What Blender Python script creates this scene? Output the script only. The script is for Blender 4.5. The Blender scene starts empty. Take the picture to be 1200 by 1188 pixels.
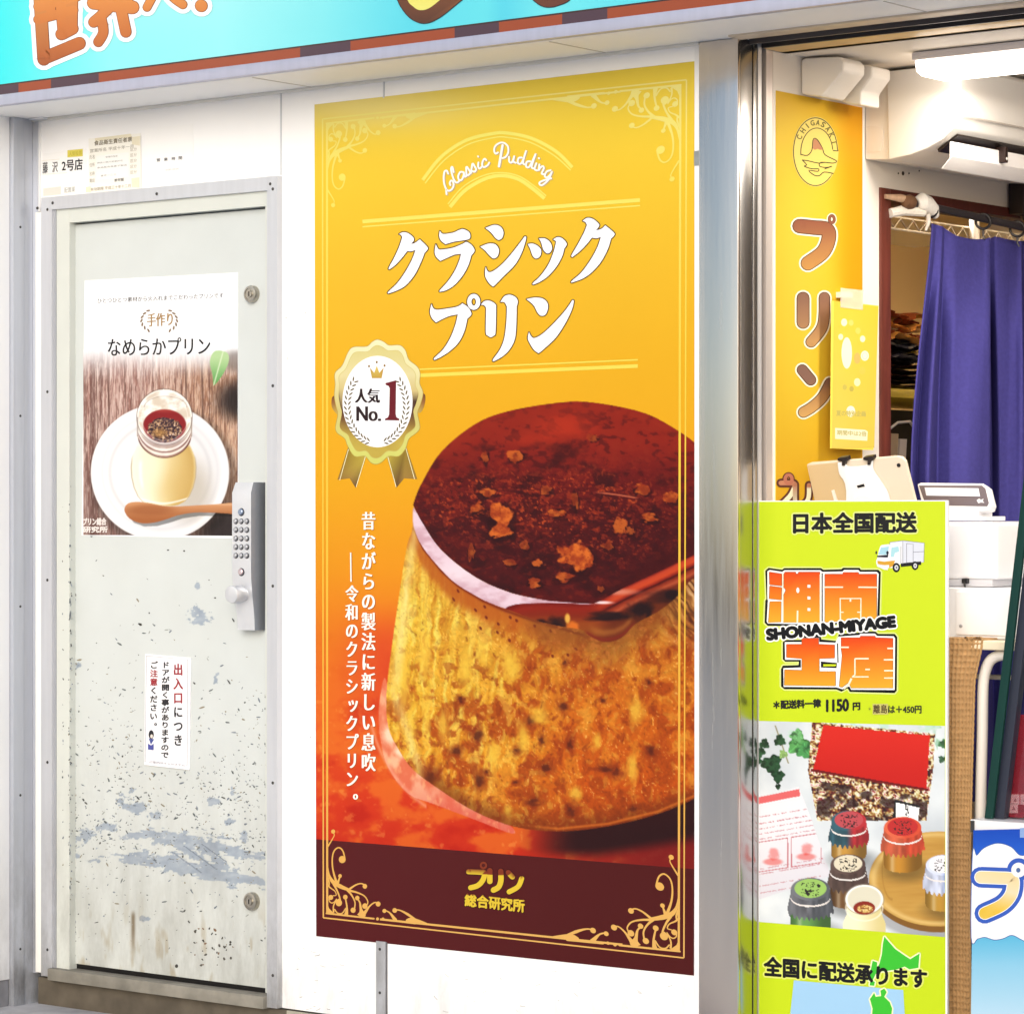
import bpy, bmesh, math, random
import numpy as np
from mathutils import Vector

scene = bpy.context.scene
COL = scene.collection
R = math.radians

# ------------------------------------------------------------------ camera
FPX = 3609.0                     # focal length in photo pixels (photo 1200 wide)
ANG = math.atan2(2860, 3609)     # the camera looks this far to the left of the wall's normal
DIST = 6.6
HC = 1.19
CAM = np.array([DIST * math.sin(ANG), -DIST * math.cos(ANG), HC])
FWD = np.array([-math.sin(ANG), math.cos(ANG), 0.0])
RGT = np.array([math.cos(ANG), math.sin(ANG), 0.0])
cd = bpy.data.cameras.new('camera')
cam = bpy.data.objects.new('camera', cd)
COL.objects.link(cam)
cam.location = CAM
cam.rotation_euler = (R(90), 0, ANG)
cd.sensor_fit = 'HORIZONTAL'
cd.sensor_width = 36
cd.lens = FPX / 1200 * 36
cd.shift_y = 0.0095
cd.clip_start = 0.05
cd.clip_end = 3000
scene.camera = cam

# ------------------------------------------------------------------ light
SUN_EL, SUN_AZ = R(21), R(28)    # high, in front of the shop, a little to the right
world = bpy.data.worlds.new("World")
scene.world = world
world.use_nodes = True
wn = world.node_tree
bg = wn.nodes['Background']
sky = wn.nodes.new('ShaderNodeTexSky')
sky.sky_type = 'NISHITA'
sky.sun_disc = False
sky.sun_elevation = SUN_EL
sky.sun_rotation = R(180) - SUN_AZ
sky.air_density = 1.0
sky.dust_density = 1.6
sky.ozone_density = 1.0
bg.inputs['Strength'].default_value = 0.14
wn.links.new(sky.outputs[0], bg.inputs['Color'])
sd = bpy.data.lights.new('sun', 'SUN')
sd.energy = 1.4
sd.angle = R(40)
sd.color = (1.0, 0.985, 0.965)
sun = bpy.data.objects.new('sun', sd)
COL.objects.link(sun)
sdir = Vector((math.sin(SUN_AZ) * math.cos(SUN_EL), -math.cos(SUN_AZ) * math.cos(SUN_EL), math.sin(SUN_EL)))
sun.rotation_euler = sdir.to_track_quat('Z', 'Y').to_euler()
sun.location = sdir * 20
scene.view_settings.view_transform = 'Standard'
scene.view_settings.look = 'None'
scene.view_settings.exposure = 0.49
scene.view_settings.gamma = 1
scene.view_settings.use_curve_mapping = False
scene.cycles.max_bounces = 8
scene.cycles.use_adaptive_sampling = True

# ------------------------------------------------------------------ helpers
rng = np.random.RandomState(7)
random.seed(5)

class Plane:
    def __init__(s, O, u, v):
        s.O = np.array(O, float); s.u = np.array(u, float); s.v = np.array(v, float)
        s.u /= np.linalg.norm(s.u); s.v /= np.linalg.norm(s.v)
        s.n = np.cross(s.u, s.v)
        if s.n @ (CAM - s.O) < 0: s.n = -s.n
    def hit(s, px, py, h=0.0):
        px = np.asarray(px, float); py = np.asarray(py, float)
        d = FWD * FPX + np.multiply.outer(px - 600, RGT)
        d[..., 2] += 606 - py
        t = ((s.O - CAM) @ s.n) / (d @ s.n)
        return CAM + d * np.asarray(t)[..., None] + s.n * h
    def uv(s, px, py):
        q = s.hit(px, py) - s.O
        return q @ s.u, q @ s.v
    def xyz(s, u, v, h=0.0):
        return s.O + np.multiply.outer(np.asarray(u, float), s.u) + np.multiply.outer(np.asarray(v, float), s.v) + s.n * h

def project(P):
    q = np.asarray(P, float) - CAM
    d = q @ FWD
    return 600 + FPX * (q @ RGT) / d, 606 - FPX * q[..., 2] / d

def ypl(y): return Plane((0, y, 0), (1, 0, 0), (0, 0, 1))      # parallel to the shop front
def xpl(x): return Plane((x, 0, 0), (0, 1, 0), (0, 0, 1))      # square to it
FAC = ypl(0)
def fx(px, y=0): return float(ypl(y).hit(px, 600)[0])
def fz(px, py, y=0): return float(ypl(y).hit(px, py)[2])
XW = fx(868)                                                    # right face of the steel pillar
WAL = xpl(XW)
def wy(px, dx=0): return float(xpl(XW + dx).hit(px, 600)[1])
def wz(px, py, dx=0): return float(xpl(XW + dx).hit(px, py)[2])

KA = 0.84
KP = 0.62                        # printed ink and coloured film
def lin(c):
    c = np.asarray(c, float) / 255.0
    return np.where(c <= 0.04045, c / 12.92, ((c + 0.055) / 1.055) ** 2.4)
def alb(c, k=None):
    c = np.clip(np.asarray(c, float), 0, 255)
    if k is None: return lin(c) * KA
    m = (c.min(-1, keepdims=True) / 255) ** 2.5            # paper white stays paper white
    return lin(c) * (k + (.80 - k) * m)

MATS = {}
def surf(name, rough=0.5, metal=0.0, spec=0.5, var=0.05, scale=20.0, bump=0.0, bscale=60.0, coat=0.0, stretch=(1, 1, 1), rvar=0.0, emit=0.0, trans=0.0, alpha=1.0, dirt=0.0, dirtz=0.6):
    """surface whose base colour comes from the mesh's own colour attribute, broken up by noise"""
    m = bpy.data.materials.new(name); m.use_nodes = True
    nt = m.node_tree; N = nt.nodes; L = nt.links
    p = N['Principled BSDF']
    at = N.new('ShaderNodeAttribute'); at.attribute_name = 'Col'
    tc = N.new('ShaderNodeTexCoord'); mp = N.new('ShaderNodeMapping'); mp.inputs['Scale'].default_value = stretch
    L.new(tc.outputs['Object'], mp.inputs['Vector'])
    no = N.new('ShaderNodeTexNoise'); no.inputs['Scale'].default_value = scale; no.inputs['Detail'].default_value = 6
    L.new(mp.outputs[0], no.inputs['Vector'])
    mr = N.new('ShaderNodeMapRange'); mr.inputs[1].default_value = 0.25; mr.inputs[2].default_value = 0.75
    mr.inputs[3].default_value = 1 - var; mr.inputs[4].default_value = 1 + var * 0.6
    L.new(no.outputs['Fac'], mr.inputs[0])
    mu = N.new('ShaderNodeVectorMath'); mu.operation = 'SCALE'
    L.new(at.outputs['Color'], mu.inputs[0]); L.new(mr.outputs[0], mu.inputs['Scale'])
    last = mu.outputs[0]
    if dirt > 0:                                   # grime splashed up from the ground
        ge = N.new('ShaderNodeNewGeometry'); sx = N.new('ShaderNodeSeparateXYZ'); L.new(ge.outputs['Position'], sx.inputs[0])
        n2 = N.new('ShaderNodeTexNoise'); n2.inputs['Scale'].default_value = 14; n2.inputs['Detail'].default_value = 8; n2.inputs['Roughness'].default_value = .7
        mp2 = N.new('ShaderNodeMapping'); mp2.inputs['Scale'].default_value = (1, 1, .35)
        L.new(ge.outputs['Position'], mp2.inputs[0]); L.new(mp2.outputs[0], n2.inputs['Vector'])
        m2 = N.new('ShaderNodeMapRange'); m2.inputs[1].default_value = 0; m2.inputs[2].default_value = dirtz; m2.inputs[3].default_value = 1; m2.inputs[4].default_value = 0
        L.new(sx.outputs['Z'], m2.inputs[0])
        m3 = N.new('ShaderNodeMath'); m3.operation = 'MULTIPLY'
        m4 = N.new('ShaderNodeMapRange'); m4.inputs[1].default_value = .38; m4.inputs[2].default_value = .72; m4.inputs[3].default_value = 0; m4.inputs[4].default_value = dirt
        L.new(n2.outputs['Fac'], m4.inputs[0]); L.new(m2.outputs[0], m3.inputs[0]); L.new(m4.outputs[0], m3.inputs[1])
        mx = N.new('ShaderNodeMixRGB'); mx.inputs[2].default_value = (.10, .085, .06, 1)
        L.new(m3.outputs[0], mx.inputs[0]); L.new(last, mx.inputs[1]); last = mx.outputs[0]
    L.new(last, p.inputs['Base Color'])
    if rvar > 0:
        m5 = N.new('ShaderNodeMapRange'); m5.inputs[1].default_value = .3; m5.inputs[2].default_value = .7
        m5.inputs[3].default_value = max(.02, rough - rvar); m5.inputs[4].default_value = rough + rvar
        L.new(no.outputs['Fac'], m5.inputs[0]); L.new(m5.outputs[0], p.inputs['Roughness'])
    else: p.inputs['Roughness'].default_value = rough
    p.inputs['Metallic'].default_value = metal
    p.inputs['Specular IOR Level'].default_value = spec
    p.inputs['Coat Weight'].default_value = coat
    if trans: p.inputs['Transmission Weight'].default_value = trans; p.inputs['IOR'].default_value = 1.45
    if alpha < 1: p.inputs['Alpha'].default_value = alpha
    if emit: 
        L.new(at.outputs['Color'], p.inputs['Emission Color']); p.inputs['Emission Strength'].default_value = emit
    if bump > 0:
        nb = N.new('ShaderNodeTexNoise'); nb.inputs['Scale'].default_value = bscale; nb.inputs['Detail'].default_value = 4
        L.new(mp.outputs[0], nb.inputs['Vector'])
        b = N.new('ShaderNodeBump'); b.inputs['Strength'].default_value = bump; b.inputs['Distance'].default_value = 0.004
        L.new(nb.outputs['Fac'], b.inputs['Height']); L.new(b.outputs[0], p.inputs['Normal'])
    MATS[name] = m
    return m
surf('print', rough=.48, spec=.16, var=.03, scale=2.5, bump=.22, bscale=3.5)
surf('satin_print', rough=.35, spec=.25, var=.015, scale=4, bump=.05, bscale=4)
surf('soffit_paint', rough=.5, spec=.3, var=.02, scale=6)
surf('paint', rough=.38, spec=.4, var=.03, scale=6, bump=.02, bscale=90)
surf('wall_paint', rough=.34, spec=.4, var=.05, scale=2.2, bump=.06, bscale=5, dirt=.45, dirtz=.5)
surf('door_paint', rough=.5, spec=.35, var=.035, scale=9, bump=.05, bscale=160, dirt=.55, dirtz=.7)
surf('alu', rough=.45, metal=.55, spec=.5, var=.06, scale=10, stretch=(6, 6, .4), dirt=.8, dirtz=.55)
surf('steel', rough=.23, metal=1.0, var=.045, scale=7, stretch=(14, 14, .6), rvar=.05, bump=.015, bscale=40)
surf('mirror_steel', rough=.24, metal=1.0, var=.04, scale=5, stretch=(8, 8, .5), bump=.012, bscale=6)
surf('plastic', rough=.35, spec=.45, var=.02, scale=8, bump=.02, bscale=200)
surf('grey_metal', rough=.36, metal=.6, var=.05, scale=30, bump=.02, bscale=150)
surf('dark_metal', rough=.4, metal=.4, var=.15, scale=20)
surf('brass', rough=.32, metal=.9, var=.12, scale=60)
surf('concrete', rough=.9, spec=.2, var=.25, scale=12, bump=.4, bscale=80)
surf('grime', rough=.7, spec=.25, var=.35, scale=16, bump=.15, bscale=50)
surf('fabric', rough=.95, spec=.06, var=.12, scale=120, bump=.25, bscale=900)
surf('weave', rough=.95, spec=.1, var=.15, scale=60, bump=.3, bscale=500)
surf('wood', rough=.5, spec=.35, var=.3, scale=18, stretch=(4, 4, .5), bump=.05, bscale=60)
surf('wallboard', rough=.6, spec=.25, var=.04, scale=3, bump=.04, bscale=12)
surf('diffuser', rough=.5, spec=.3, var=.01, emit=5.0)
surf('sign_face', rough=.25, spec=.45, var=.02, scale=3)
surf('glass', rough=.03, spec=.5, var=0, trans=1.0)
surf('film', rough=.2, spec=.5, var=.05, trans=.0, alpha=.35)

def thing(name, label, cat, loc, group=None):
    o = bpy.data.objects.new(name, None); COL.objects.link(o)
    o.location = [float(q) for q in loc]; o.empty_display_size = .05
    o['label'] = label; o['category'] = cat
    if group: o['group'] = group
    return o
def root_loc(o):
    while o.parent: o = o.parent
    return np.array(o.location)

class MB:
    """collects shapes (world coordinates), links them as ONE mesh object"""
    def __init__(s): s.V = []; s.F = []; s.C = []; s.M = []; s.n = 0; s.mats = []
    def add(s, v, f, col, mat='paint'):
        v = np.asarray(v, float).reshape(-1, 3)
        if mat not in s.mats: s.mats.append(mat)
        k = s.mats.index(mat)
        c = alb(col) if not isinstance(col, np.ndarray) else col
        c = np.broadcast_to(np.asarray(c, float).reshape(-1, 3), v.shape) if np.size(c) == 3 else c
        s.V.append(v); s.C.append(c)
        if isinstance(f, np.ndarray): f = (f + s.n).tolist()
        else: f = [[i + s.n for i in q] for q in f]
        s.F += f; s.M += [k] * len(f); s.n += len(v)
        return s
    def box(s, x0, x1, y0, y1, z0, z1, col, mat='paint'):
        x0, x1 = sorted((x0, x1)); y0, y1 = sorted((y0, y1)); z0, z1 = sorted((z0, z1))
        v = [(x, y, z) for z in (z0, z1) for y in (y0, y1) for x in (x0, x1)]
        return s.add(v, [[0, 2, 3, 1], [4, 5, 7, 6], [0, 1, 5, 4], [1, 3, 7, 5], [3, 2, 6, 7], [2, 0, 4, 6]], col, mat)
    def prism(s, poly, d, col, mat='paint'):
        """poly: (n,3) loop; d: extrusion vector"""
        p = np.asarray(poly, float); n = len(p); q = p + np.asarray(d, float)
        f = [list(range(n)), list(range(2 * n - 1, n - 1, -1))] + [[i, i + n, (i + 1) % n + n, (i + 1) % n] for i in range(n)]
        return s.add(np.vstack([p, q]), f, col, mat)
    def tube(s, path, r, col, mat='paint', n=12, cap=True):
        P = np.asarray(path, float); m = len(P)
        rr = np.broadcast_to(np.asarray(r, float), (m,))
        T = np.gradient(P, axis=0); T /= np.linalg.norm(T, axis=1)[:, None] + 1e-12
        a = np.array([0, 0, 1.0]) if abs(T[0][2]) < .9 else np.array([1.0, 0, 0])
        V = []
        for i in range(m):
            x = np.cross(T[i], a); x /= np.linalg.norm(x); y = np.cross(T[i], x); a = -np.cross(T[i], np.cross(T[i], a)) if True else a
            a /= np.linalg.norm(a)
            for k in range(n):
                t = 2 * math.pi * k / n
                V.append(P[i] + rr[i] * (x * math.cos(t) + y * math.sin(t)))
        f = [[i * n + k, i * n + (k + 1) % n, (i + 1) * n + (k + 1) % n, (i + 1) * n + k] for i in range(m - 1) for k in range(n)]
        if cap: f += [list(range(n))[::-1], list(range((m - 1) * n, m * n))]
        return s.add(V, f, col, mat)
    def lathe(s, o, ax, prof, col, mat='paint', n=24):
        """prof: list of (distance along the axis, radius)"""
        o = np.asarray(o, float); ax = np.asarray(ax, float); ax = ax / np.linalg.norm(ax)
        a = np.array([0, 0, 1.0]) if abs(ax[2]) < .9 else np.array([1.0, 0, 0])
        x = np.cross(ax, a); x /= np.linalg.norm(x); y = np.cross(ax, x)
        V = [o + ax * h + r * (x * math.cos(2 * math.pi * k / n) + y * math.sin(2 * math.pi * k / n)) for h, r in prof for k in range(n)]
        m = len(prof)
        f = [[i * n + k, i * n + (k + 1) % n, (i + 1) * n + (k + 1) % n, (i + 1) * n + k] for i in range(m - 1) for k in range(n)]
        f += [list(range(n))[::-1], list(range((m - 1) * n, m * n))]
        return s.add(V, f, col, mat)
    def surfgrid(s, P, col, mat='paint'):
        ny, nx = P.shape[:2]
        i = np.arange(ny * nx).reshape(ny, nx)
        f = np.stack([i[:-1, :-1], i[:-1, 1:], i[1:, 1:], i[1:, :-1]], -1).reshape(-1, 4)
        return s.add(P.reshape(-1, 3), f, col, mat)
    def build(s, name, parent=None, loc=None, bevel=0.0, smooth=True, angle=32, seg=2):
        me = bpy.data.meshes.new(name)
        V = np.vstack(s.V); C = np.vstack(s.C)
        L = root_loc(parent) if parent is not None else (np.array(loc, float) if loc is not None else np.zeros(3))
        me.from_pydata((V - L).tolist(), [], s.F)
        at = me.attributes.new('Col', 'FLOAT_COLOR', 'POINT')
        at.data.foreach_set('color', np.hstack([C, np.ones((len(C), 1))]).astype(np.float32).ravel())
        for k in s.mats: me.materials.append(MATS[k])
        me.polygons.foreach_set('material_index', s.M)
        if bevel > 0:
            bm = bmesh.new(); bm.from_mesh(me)
            bmesh.ops.recalc_face_normals(bm, faces=bm.faces)
            es = [e for e in bm.edges if len(e.link_faces) == 2 and e.calc_face_angle(0) > R(30)]
            bmesh.ops.bevel(bm, geom=es, offset=bevel, segments=seg, affect='EDGES', profile=.6, clamp_overlap=True)
            bm.to_mesh(me); bm.free()
        if smooth:
            me.polygons.foreach_set('use_smooth', [True] * len(me.polygons))
            me.set_sharp_from_angle(angle=R(angle))
        me.validate(); me.update()
        o = bpy.data.objects.new(name, me); COL.objects.link(o)
        if parent is not None: o.parent = parent
        else: o.location = L
        return o

def tag(o, label, cat, group=None):
    o['label'] = label; o['category'] = cat
    if group: o['group'] = group
    return o
def structure(o): o['kind'] = 'structure'; return o

# ---- flat printed work -------------------------------------------------
def spline(pts, closed=True, n=5):
    """smooth loop through pts; a third value 1 marks a sharp corner"""
    P = [np.array(p[:2], float) for p in pts]; K = [len(p) > 2 and p[2] for p in pts]
    m = len(P); out = []
    rngi = range(m) if closed else range(m - 1)
    for i in rngi:
        p1, p2 = P[i], P[(i + 1) % m]
        if closed: p0, p3 = P[i - 1], P[(i + 2) % m]
        else: p0, p3 = P[max(i - 1, 0)], P[min(i + 2, m - 1)]
        if K[i]: p0 = p1
        if K[(i + 1) % m]: p3 = p2
        for k in range(n):
            t = k / n
            out.append(.5 * ((2 * p1) + (p2 - p0) * t + (2 * p0 - 5 * p1 + 4 * p2 - p3) * t * t + (3 * p1 - p0 - 3 * p2 + p3) * t ** 3))
    if not closed: out.append(P[-1])
    return np.array(out)

GL = {}
def glyphs(s):
    if s not in GL:
        c = bpy.data.curves.new('t', 'FONT'); c.body = s; c.resolution_u = 4
        o = bpy.data.objects.new('t', c); COL.objects.link(o)
        dg = bpy.context.evaluated_depsgraph_get()
        me = bpy.data.meshes.new_from_object(o.evaluated_get(dg))
        v = np.array([q.co[:2] for q in me.vertices]).reshape(-1, 2); f = [list(p.vertices) for p in me.polygons]
        bpy.data.objects.remove(o); bpy.data.curves.remove(c); bpy.data.meshes.remove(me)
        GL[s] = (v, f)
    return GL[s]

class Print(MB):
    """ink on a plane, drawn in stacked films a few hundredths of a millimetre apart"""
    def __init__(s, plane, h=0.0004, mat='print'):
        super().__init__(); s.pl = plane; s.h = h; s.mat = mat; s.tf = None
    def up(s, d=1.2e-4): s.h += d; return s
    def put(s, p, f, col, dh=0.0):
        p = np.asarray(p, float)
        if s.tf is not None: p = s.tf(p)
        X = s.pl.hit(p[:, 0], p[:, 1]) + np.multiply.outer(np.broadcast_to(s.h + dh, (len(p),)), s.pl.n)
        c = alb(col(p[:, 0], p[:, 1]), KP) if callable(col) else alb(col, KP)
        s.add(X, f, c, s.mat)
    def poly(s, pts, col, sm=False, n=5, dh=0.0):
        p = spline(pts, True, n) if sm else np.array([q[:2] for q in pts], float)
        s.put(p, [list(range(len(p)))], col, dh); return s
    def dpoly(s, pts, r, col, sm=False, n=5, k=10):
        p = spline(pts, True, n) if sm else np.array([q[:2] for q in pts], float)
        for i in range(k):
            a = 2 * math.pi * i / k
            s.put(p + r * np.array([math.cos(a), math.sin(a)]), [list(range(len(p)))], col, i * 6e-6)
        return s
    def ell(s, cx, cy, rx, ry, col, n=28, rot=0.0, dh=0.0):
        t = np.linspace(0, 2 * math.pi, n, endpoint=False)
        x = rx * np.cos(t); y = ry * np.sin(t); c, q = math.cos(rot), math.sin(rot)
        s.put(np.c_[cx + x * c - y * q, cy + x * q + y * c], [list(range(n))], col, dh); return s
    def ring(s, cx, cy, rx, ry, w, col, n=36, a0=0, a1=360):
        t = np.radians(np.linspace(a0, a1, n + 1))
        s.stroke(np.c_[cx + rx * np.cos(t), cy + ry * np.sin(t)], w, col, sm=False, caps=False); return s
    def stroke(s, pts, w, col, sm=True, n=6, caps=True, dh=0.0):
        P = spline([tuple(q[:2]) for q in pts], False, n) if sm and len(pts) > 2 else np.array([q[:2] for q in pts], float)
        m = len(P)
        W = np.asarray(w, float)
        if W.ndim: W = np.interp(np.linspace(0, len(W) - 1, m), np.arange(len(W)), W)
        else: W = np.full(m, float(w))
        T = np.gradient(P, axis=0); T /= np.linalg.norm(T, axis=1)[:, None] + 1e-9
        Nn = np.c_[-T[:, 1], T[:, 0]] * W[:, None] / 2
        i = np.arange(m - 1)
        f = np.stack([i, i + 1, i + 1 + m, i + m], 1)
        rp = np.linspace(0, 1.6e-5, m)
        s.put(np.vstack([P + Nn, P - Nn]), f, col, dh + np.r_[rp, rp])
        if caps:
            for k, q in enumerate(([0, m - 1] if sm else range(m))):
                s.ell(P[q][0], P[q][1], W[q] / 2, W[q] / 2, col, n=14, dh=dh + (k + 1) * 4e-6)
        return s
    def text(s, t, p0, p1, p2, col, dil=0.0, k=8, dx=None):
        """p0 lower left, p1 lower right, p2 upper left corner of the written line"""
        v, f = glyphs(t)
        if not len(v): return s
        lo, hi = v.min(0), v.max(0); q = (v - lo) / (hi - lo + 1e-9)
        p0, p1, p2 = (np.array(a, float) for a in (p0, p1, p2))
        P = p0 + q[:, :1] * (p1 - p0) + q[:, 1:] * (p2 - p0)
        s.put(P, f, col, 0)
        if dil:
            for i in range(k):
                a = 2 * math.pi * i / k
                s.put(P + np.array([dil * math.cos(a) , dil * math.sin(a)]), f, col, (i + 1) * 6e-6)
        if dx:
            s.put(P + np.array([dx, 0]), f, col, 7e-6); s.put(P - np.array([dx, 0]), f, col, 1.4e-5)
        return s
    def column(s, t, x, y0, pitch, w, col, dil=0.0, k=6, hscale=.86, dx=None, lean=0.0):
        """vertical writing; each character in its own cell"""
        for i, ch in enumerate(t):
            if ch == ' ': continue
            v, f = glyphs(ch)
            q = v.copy(); yy = y0 + pitch * i; xx = x + lean * i
            if ch == '。':
                P = np.c_[xx + w * (q[:, 0] + .08), yy + pitch * hscale * (.55 - q[:, 1])]
            elif ch == '口':
                P = np.c_[xx + w * (q[:, 0] - .5), yy + pitch * hscale * (.88 - q[:, 1])]
            elif ch in 'ッ': P = np.c_[xx + w * (q[:, 0] - .42), yy + pitch * hscale * (.82 - q[:, 1])]
            else: P = np.c_[xx + w * (q[:, 0] - .5), yy + pitch * hscale * (.88 - q[:, 1])]
            s.put(P, f, col)
            if dil:
                for j in range(k):
                    a = 2 * math.pi * j / k
                    s.put(P + dil * np.array([math.cos(a), math.sin(a)]), f, col, (j + 1) * 6e-6)
            if dx:
                s.put(P + np.array([dx, 0]), f, col, 7e-6); s.put(P - np.array([dx, 0]), f, col, 1.4e-5)
        return s

def zt(ox, oy, sc):                   # coordinates measured on an enlarged detail
    return lambda p: np.c_[ox + p[:, 0] / sc, oy + p[:, 1] / sc]

def picture(pr, corners, step, fn, h=None, mat=None):
    """a printed photograph: a fine sheet of coloured points; corners = (left, top, bottom at left, right) in detail units"""
    pl = pr.pl
    u0, v1 = corners[0], corners[3]; u1, v0 = corners[1], corners[2]
    nx = max(2, int(round((u1 - u0) / step)) + 1); ny = max(2, int(round((v1 - v0) / step)) + 1)
    U, Vv = np.meshgrid(np.linspace(u0, u1, nx), np.linspace(v0, v1, ny))
    P = pl.xyz(U, Vv, pr.h if h is None else h)
    px, py = project(P)
    c = alb(fn(px, py), KP if pr.mat != 'door_paint' else KA * .8).reshape(-1, 3)
    pr.surfgrid(P, c, mat or pr.mat)
    return pr

# ---- noise for the printed photographs
_T = rng.rand(256, 256)
def vn(x, y, seed=0):
    x = np.asarray(x, float) + seed * 17.31; y = np.asarray(y, float) + seed * 9.73
    xi = np.floor(x).astype(int); yi = np.floor(y).astype(int); a = x - xi; b = y - yi
    a = a * a * (3 - 2 * a); b = b * b * (3 - 2 * b)
    g = lambda i, j: _T[(xi + i) % 256, (yi + j) % 256]
    return (g(0, 0) * (1 - a) + g(1, 0) * a) * (1 - b) + (g(0, 1) * (1 - a) + g(1, 1) * a) * b
def fbm(x, y, seed=0, o=4):
    s = 0; w = .5; t = 0
    for k in range(o):
        s = s + w * vn(x * 2 ** k, y * 2 ** k, seed + k * 3); t += w; w *= .5
    return s / t
def ss(a, b, x):
    t = np.clip((x - a) / (b - a), 0, 1); return t * t * (3 - 2 * t)
def mix(a, b, t):
    t = np.asarray(t)[..., None]; return np.asarray(a, float) * (1 - t) + np.asarray(b, float) * t
def ramp(x, stops):
    xs = [q[0] for q in stops]; cs = np.array([q[1] for q in stops], float)
    return np.stack([np.interp(x, xs, cs[:, k]) for k in range(3)], -1)
def blob(px, py, x, y, rx, ry, soft=.35, wob=0.0, seed=1):
    d = np.sqrt(((px - x) / rx) ** 2 + ((py - y) / ry) ** 2)
    if wob: d = d + wob * (fbm(px / (rx * .8), py / (ry * .8), seed) - .5) * 2
    return 1 - ss(1 - soft, 1 + soft, d)
def pip(px, py, poly):
    """inside test for a loop of points"""
    x, y = px.ravel(), py.ravel(); c = np.zeros(x.shape, bool); n = len(poly)
    for i in range(n):
        x1, y1 = poly[i]; x2, y2 = poly[(i + 1) % n]
        m = ((y1 > y) != (y2 > y)); t = (x2 - x1) * (y - y1) / ((y2 - y1) if y2 != y1 else 1e-9) + x1
        c ^= m & (x < t)
    return c.reshape(px.shape)

def pipa(px, py, poly):
    """inside test with soft edges"""
    t = 0.0
    for dx, dy in ((-.33, -.12), (.12, -.33), (.33, .12), (-.12, .33), (0, 0)): t = t + pip(px + dx, py + dy, poly)
    return t / 5.0
# ------------------------------------------------------------------ the ground
XL = fx(41)                                                     # left corner of the alcove
g = MB()
gx = np.linspace(-400, 400, 3)
g.add([(-600, -900, 0), (600, -900, 0), (600, 600, 0), (-600, 600, 0)], [[0, 1, 2, 3]], (222, 223, 226), 'concrete')
structure(g.build('ground', smooth=False))
g = MB()
g.add([(-600, -900, .004), (600, -900, .004), (600, -10, .004), (-600, -10, .004)], [[0, 1, 2, 3]], (88, 88, 92), 'concrete')  # unseen dark ground, added to darken the pillar's lower reflection
structure(g.build('unseen_road', smooth=False))
g = MB()
g.add([(-40, -.42, .004), (40, -.42, .004), (40, 3.4, .004), (-40, 3.4, .004)], [[0, 1, 2, 3]], (186, 186, 190), 'concrete')
structure(g.build('pavement_strip', smooth=False))

# ------------------------------------------------------------------ the shop building
ZS = fz(44, 141)                                                # height of the soffit
YS = -0.222                                                     # the sign's face stands this far forward
XEND = fx(1500)
WHITE = (253, 253, 254)
CREAM = (207, 211, 205)
ALU = (216, 218, 223)
B = thing('shop_building', 'white panelled kiosk with a steel pillar and an open shop doorway', 'building', (XL, 0, 0))
xa, xb, xc, xd = fx(56), fx(331), fx(815), fx(822)
ZP = fz(331, 1181)                                              # foot of the white panels
zh0, zh1 = fz(57, 248), fz(57, 233)                             # door header
m = MB()
m.box(xb, xd, 0, .07, ZP, ZS, WHITE, 'wall_paint')              # panel behind the poster
m.box(fx(42), xb, 0, .07, zh0 + .01, ZS, WHITE, 'wall_paint')        # above the door
sc = Print(FAC, .0003, 'wall_paint')
for i in range(46):                                             # knocks and scuffs low on the panels
    x = random.choice((random.uniform(336, 440), random.uniform(458, 812))); y = random.uniform(1106, 1184) if x < 440 else random.uniform(1118 + (x - 458) * .1, 1186)
    l = random.uniform(1.5, 7); a = random.uniform(-.5, .9)
    sc.stroke([(x, y), (x + l * .5 * math.cos(a), y + l * .5 * math.sin(a) + .4), (x + l * math.cos(a), y + l * math.sin(a))], random.uniform(.25, .7), random.choice([(206, 204, 200), (180, 178, 174), (222, 214, 200), (150, 148, 146)]), n=3, caps=False)
for i in range(14):
    x, y = random.uniform(335, 366), random.uniform(300, 1100); sc.ell(x, y, random.uniform(.3, .8), random.uniform(.4, 1.4), random.choice([(214, 212, 206), (180, 176, 170)]), n=7)
m.V += sc.V; m.C += sc.C
for q in sc.F: m.F.append([i + m.n for i in q])
m.M += [0] * len(sc.F); m.n += sc.n
m.build('wall_panel', B, smooth=False)
m = MB()
for px, w in ((329.5, .004), (450, .004)):                      # joints of the panels
    x = fx(px); q = MB(); q.box(x - w / 2, x + w / 2, -.0015, .002, fz(px, 206 if px < 400 else 116), ZS - .002, (205, 208, 214), 'paint'); q.build('panel_joint', B)
x0, x1 = fx(442), fx(453)
zj = fz(447, 1103)
m.box(x0, x1, -.004, .001, ZP, zj, (205, 207, 212), 'alu')
m.box(x1, x1 + .003, -.002, .001, ZP, zj, (120, 120, 125), 'alu')
for py in (1112, 1163):
    q = MB(); q.lathe((fx(446.5), -.004, fz(446, py)), (0, -1, 0), [(-.001, .0036), (.001, .0032), (.0016, .001)], (90, 88, 86), 'brass', 10); q.build('screw', B)
m.build('joint_strip', B)
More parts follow.
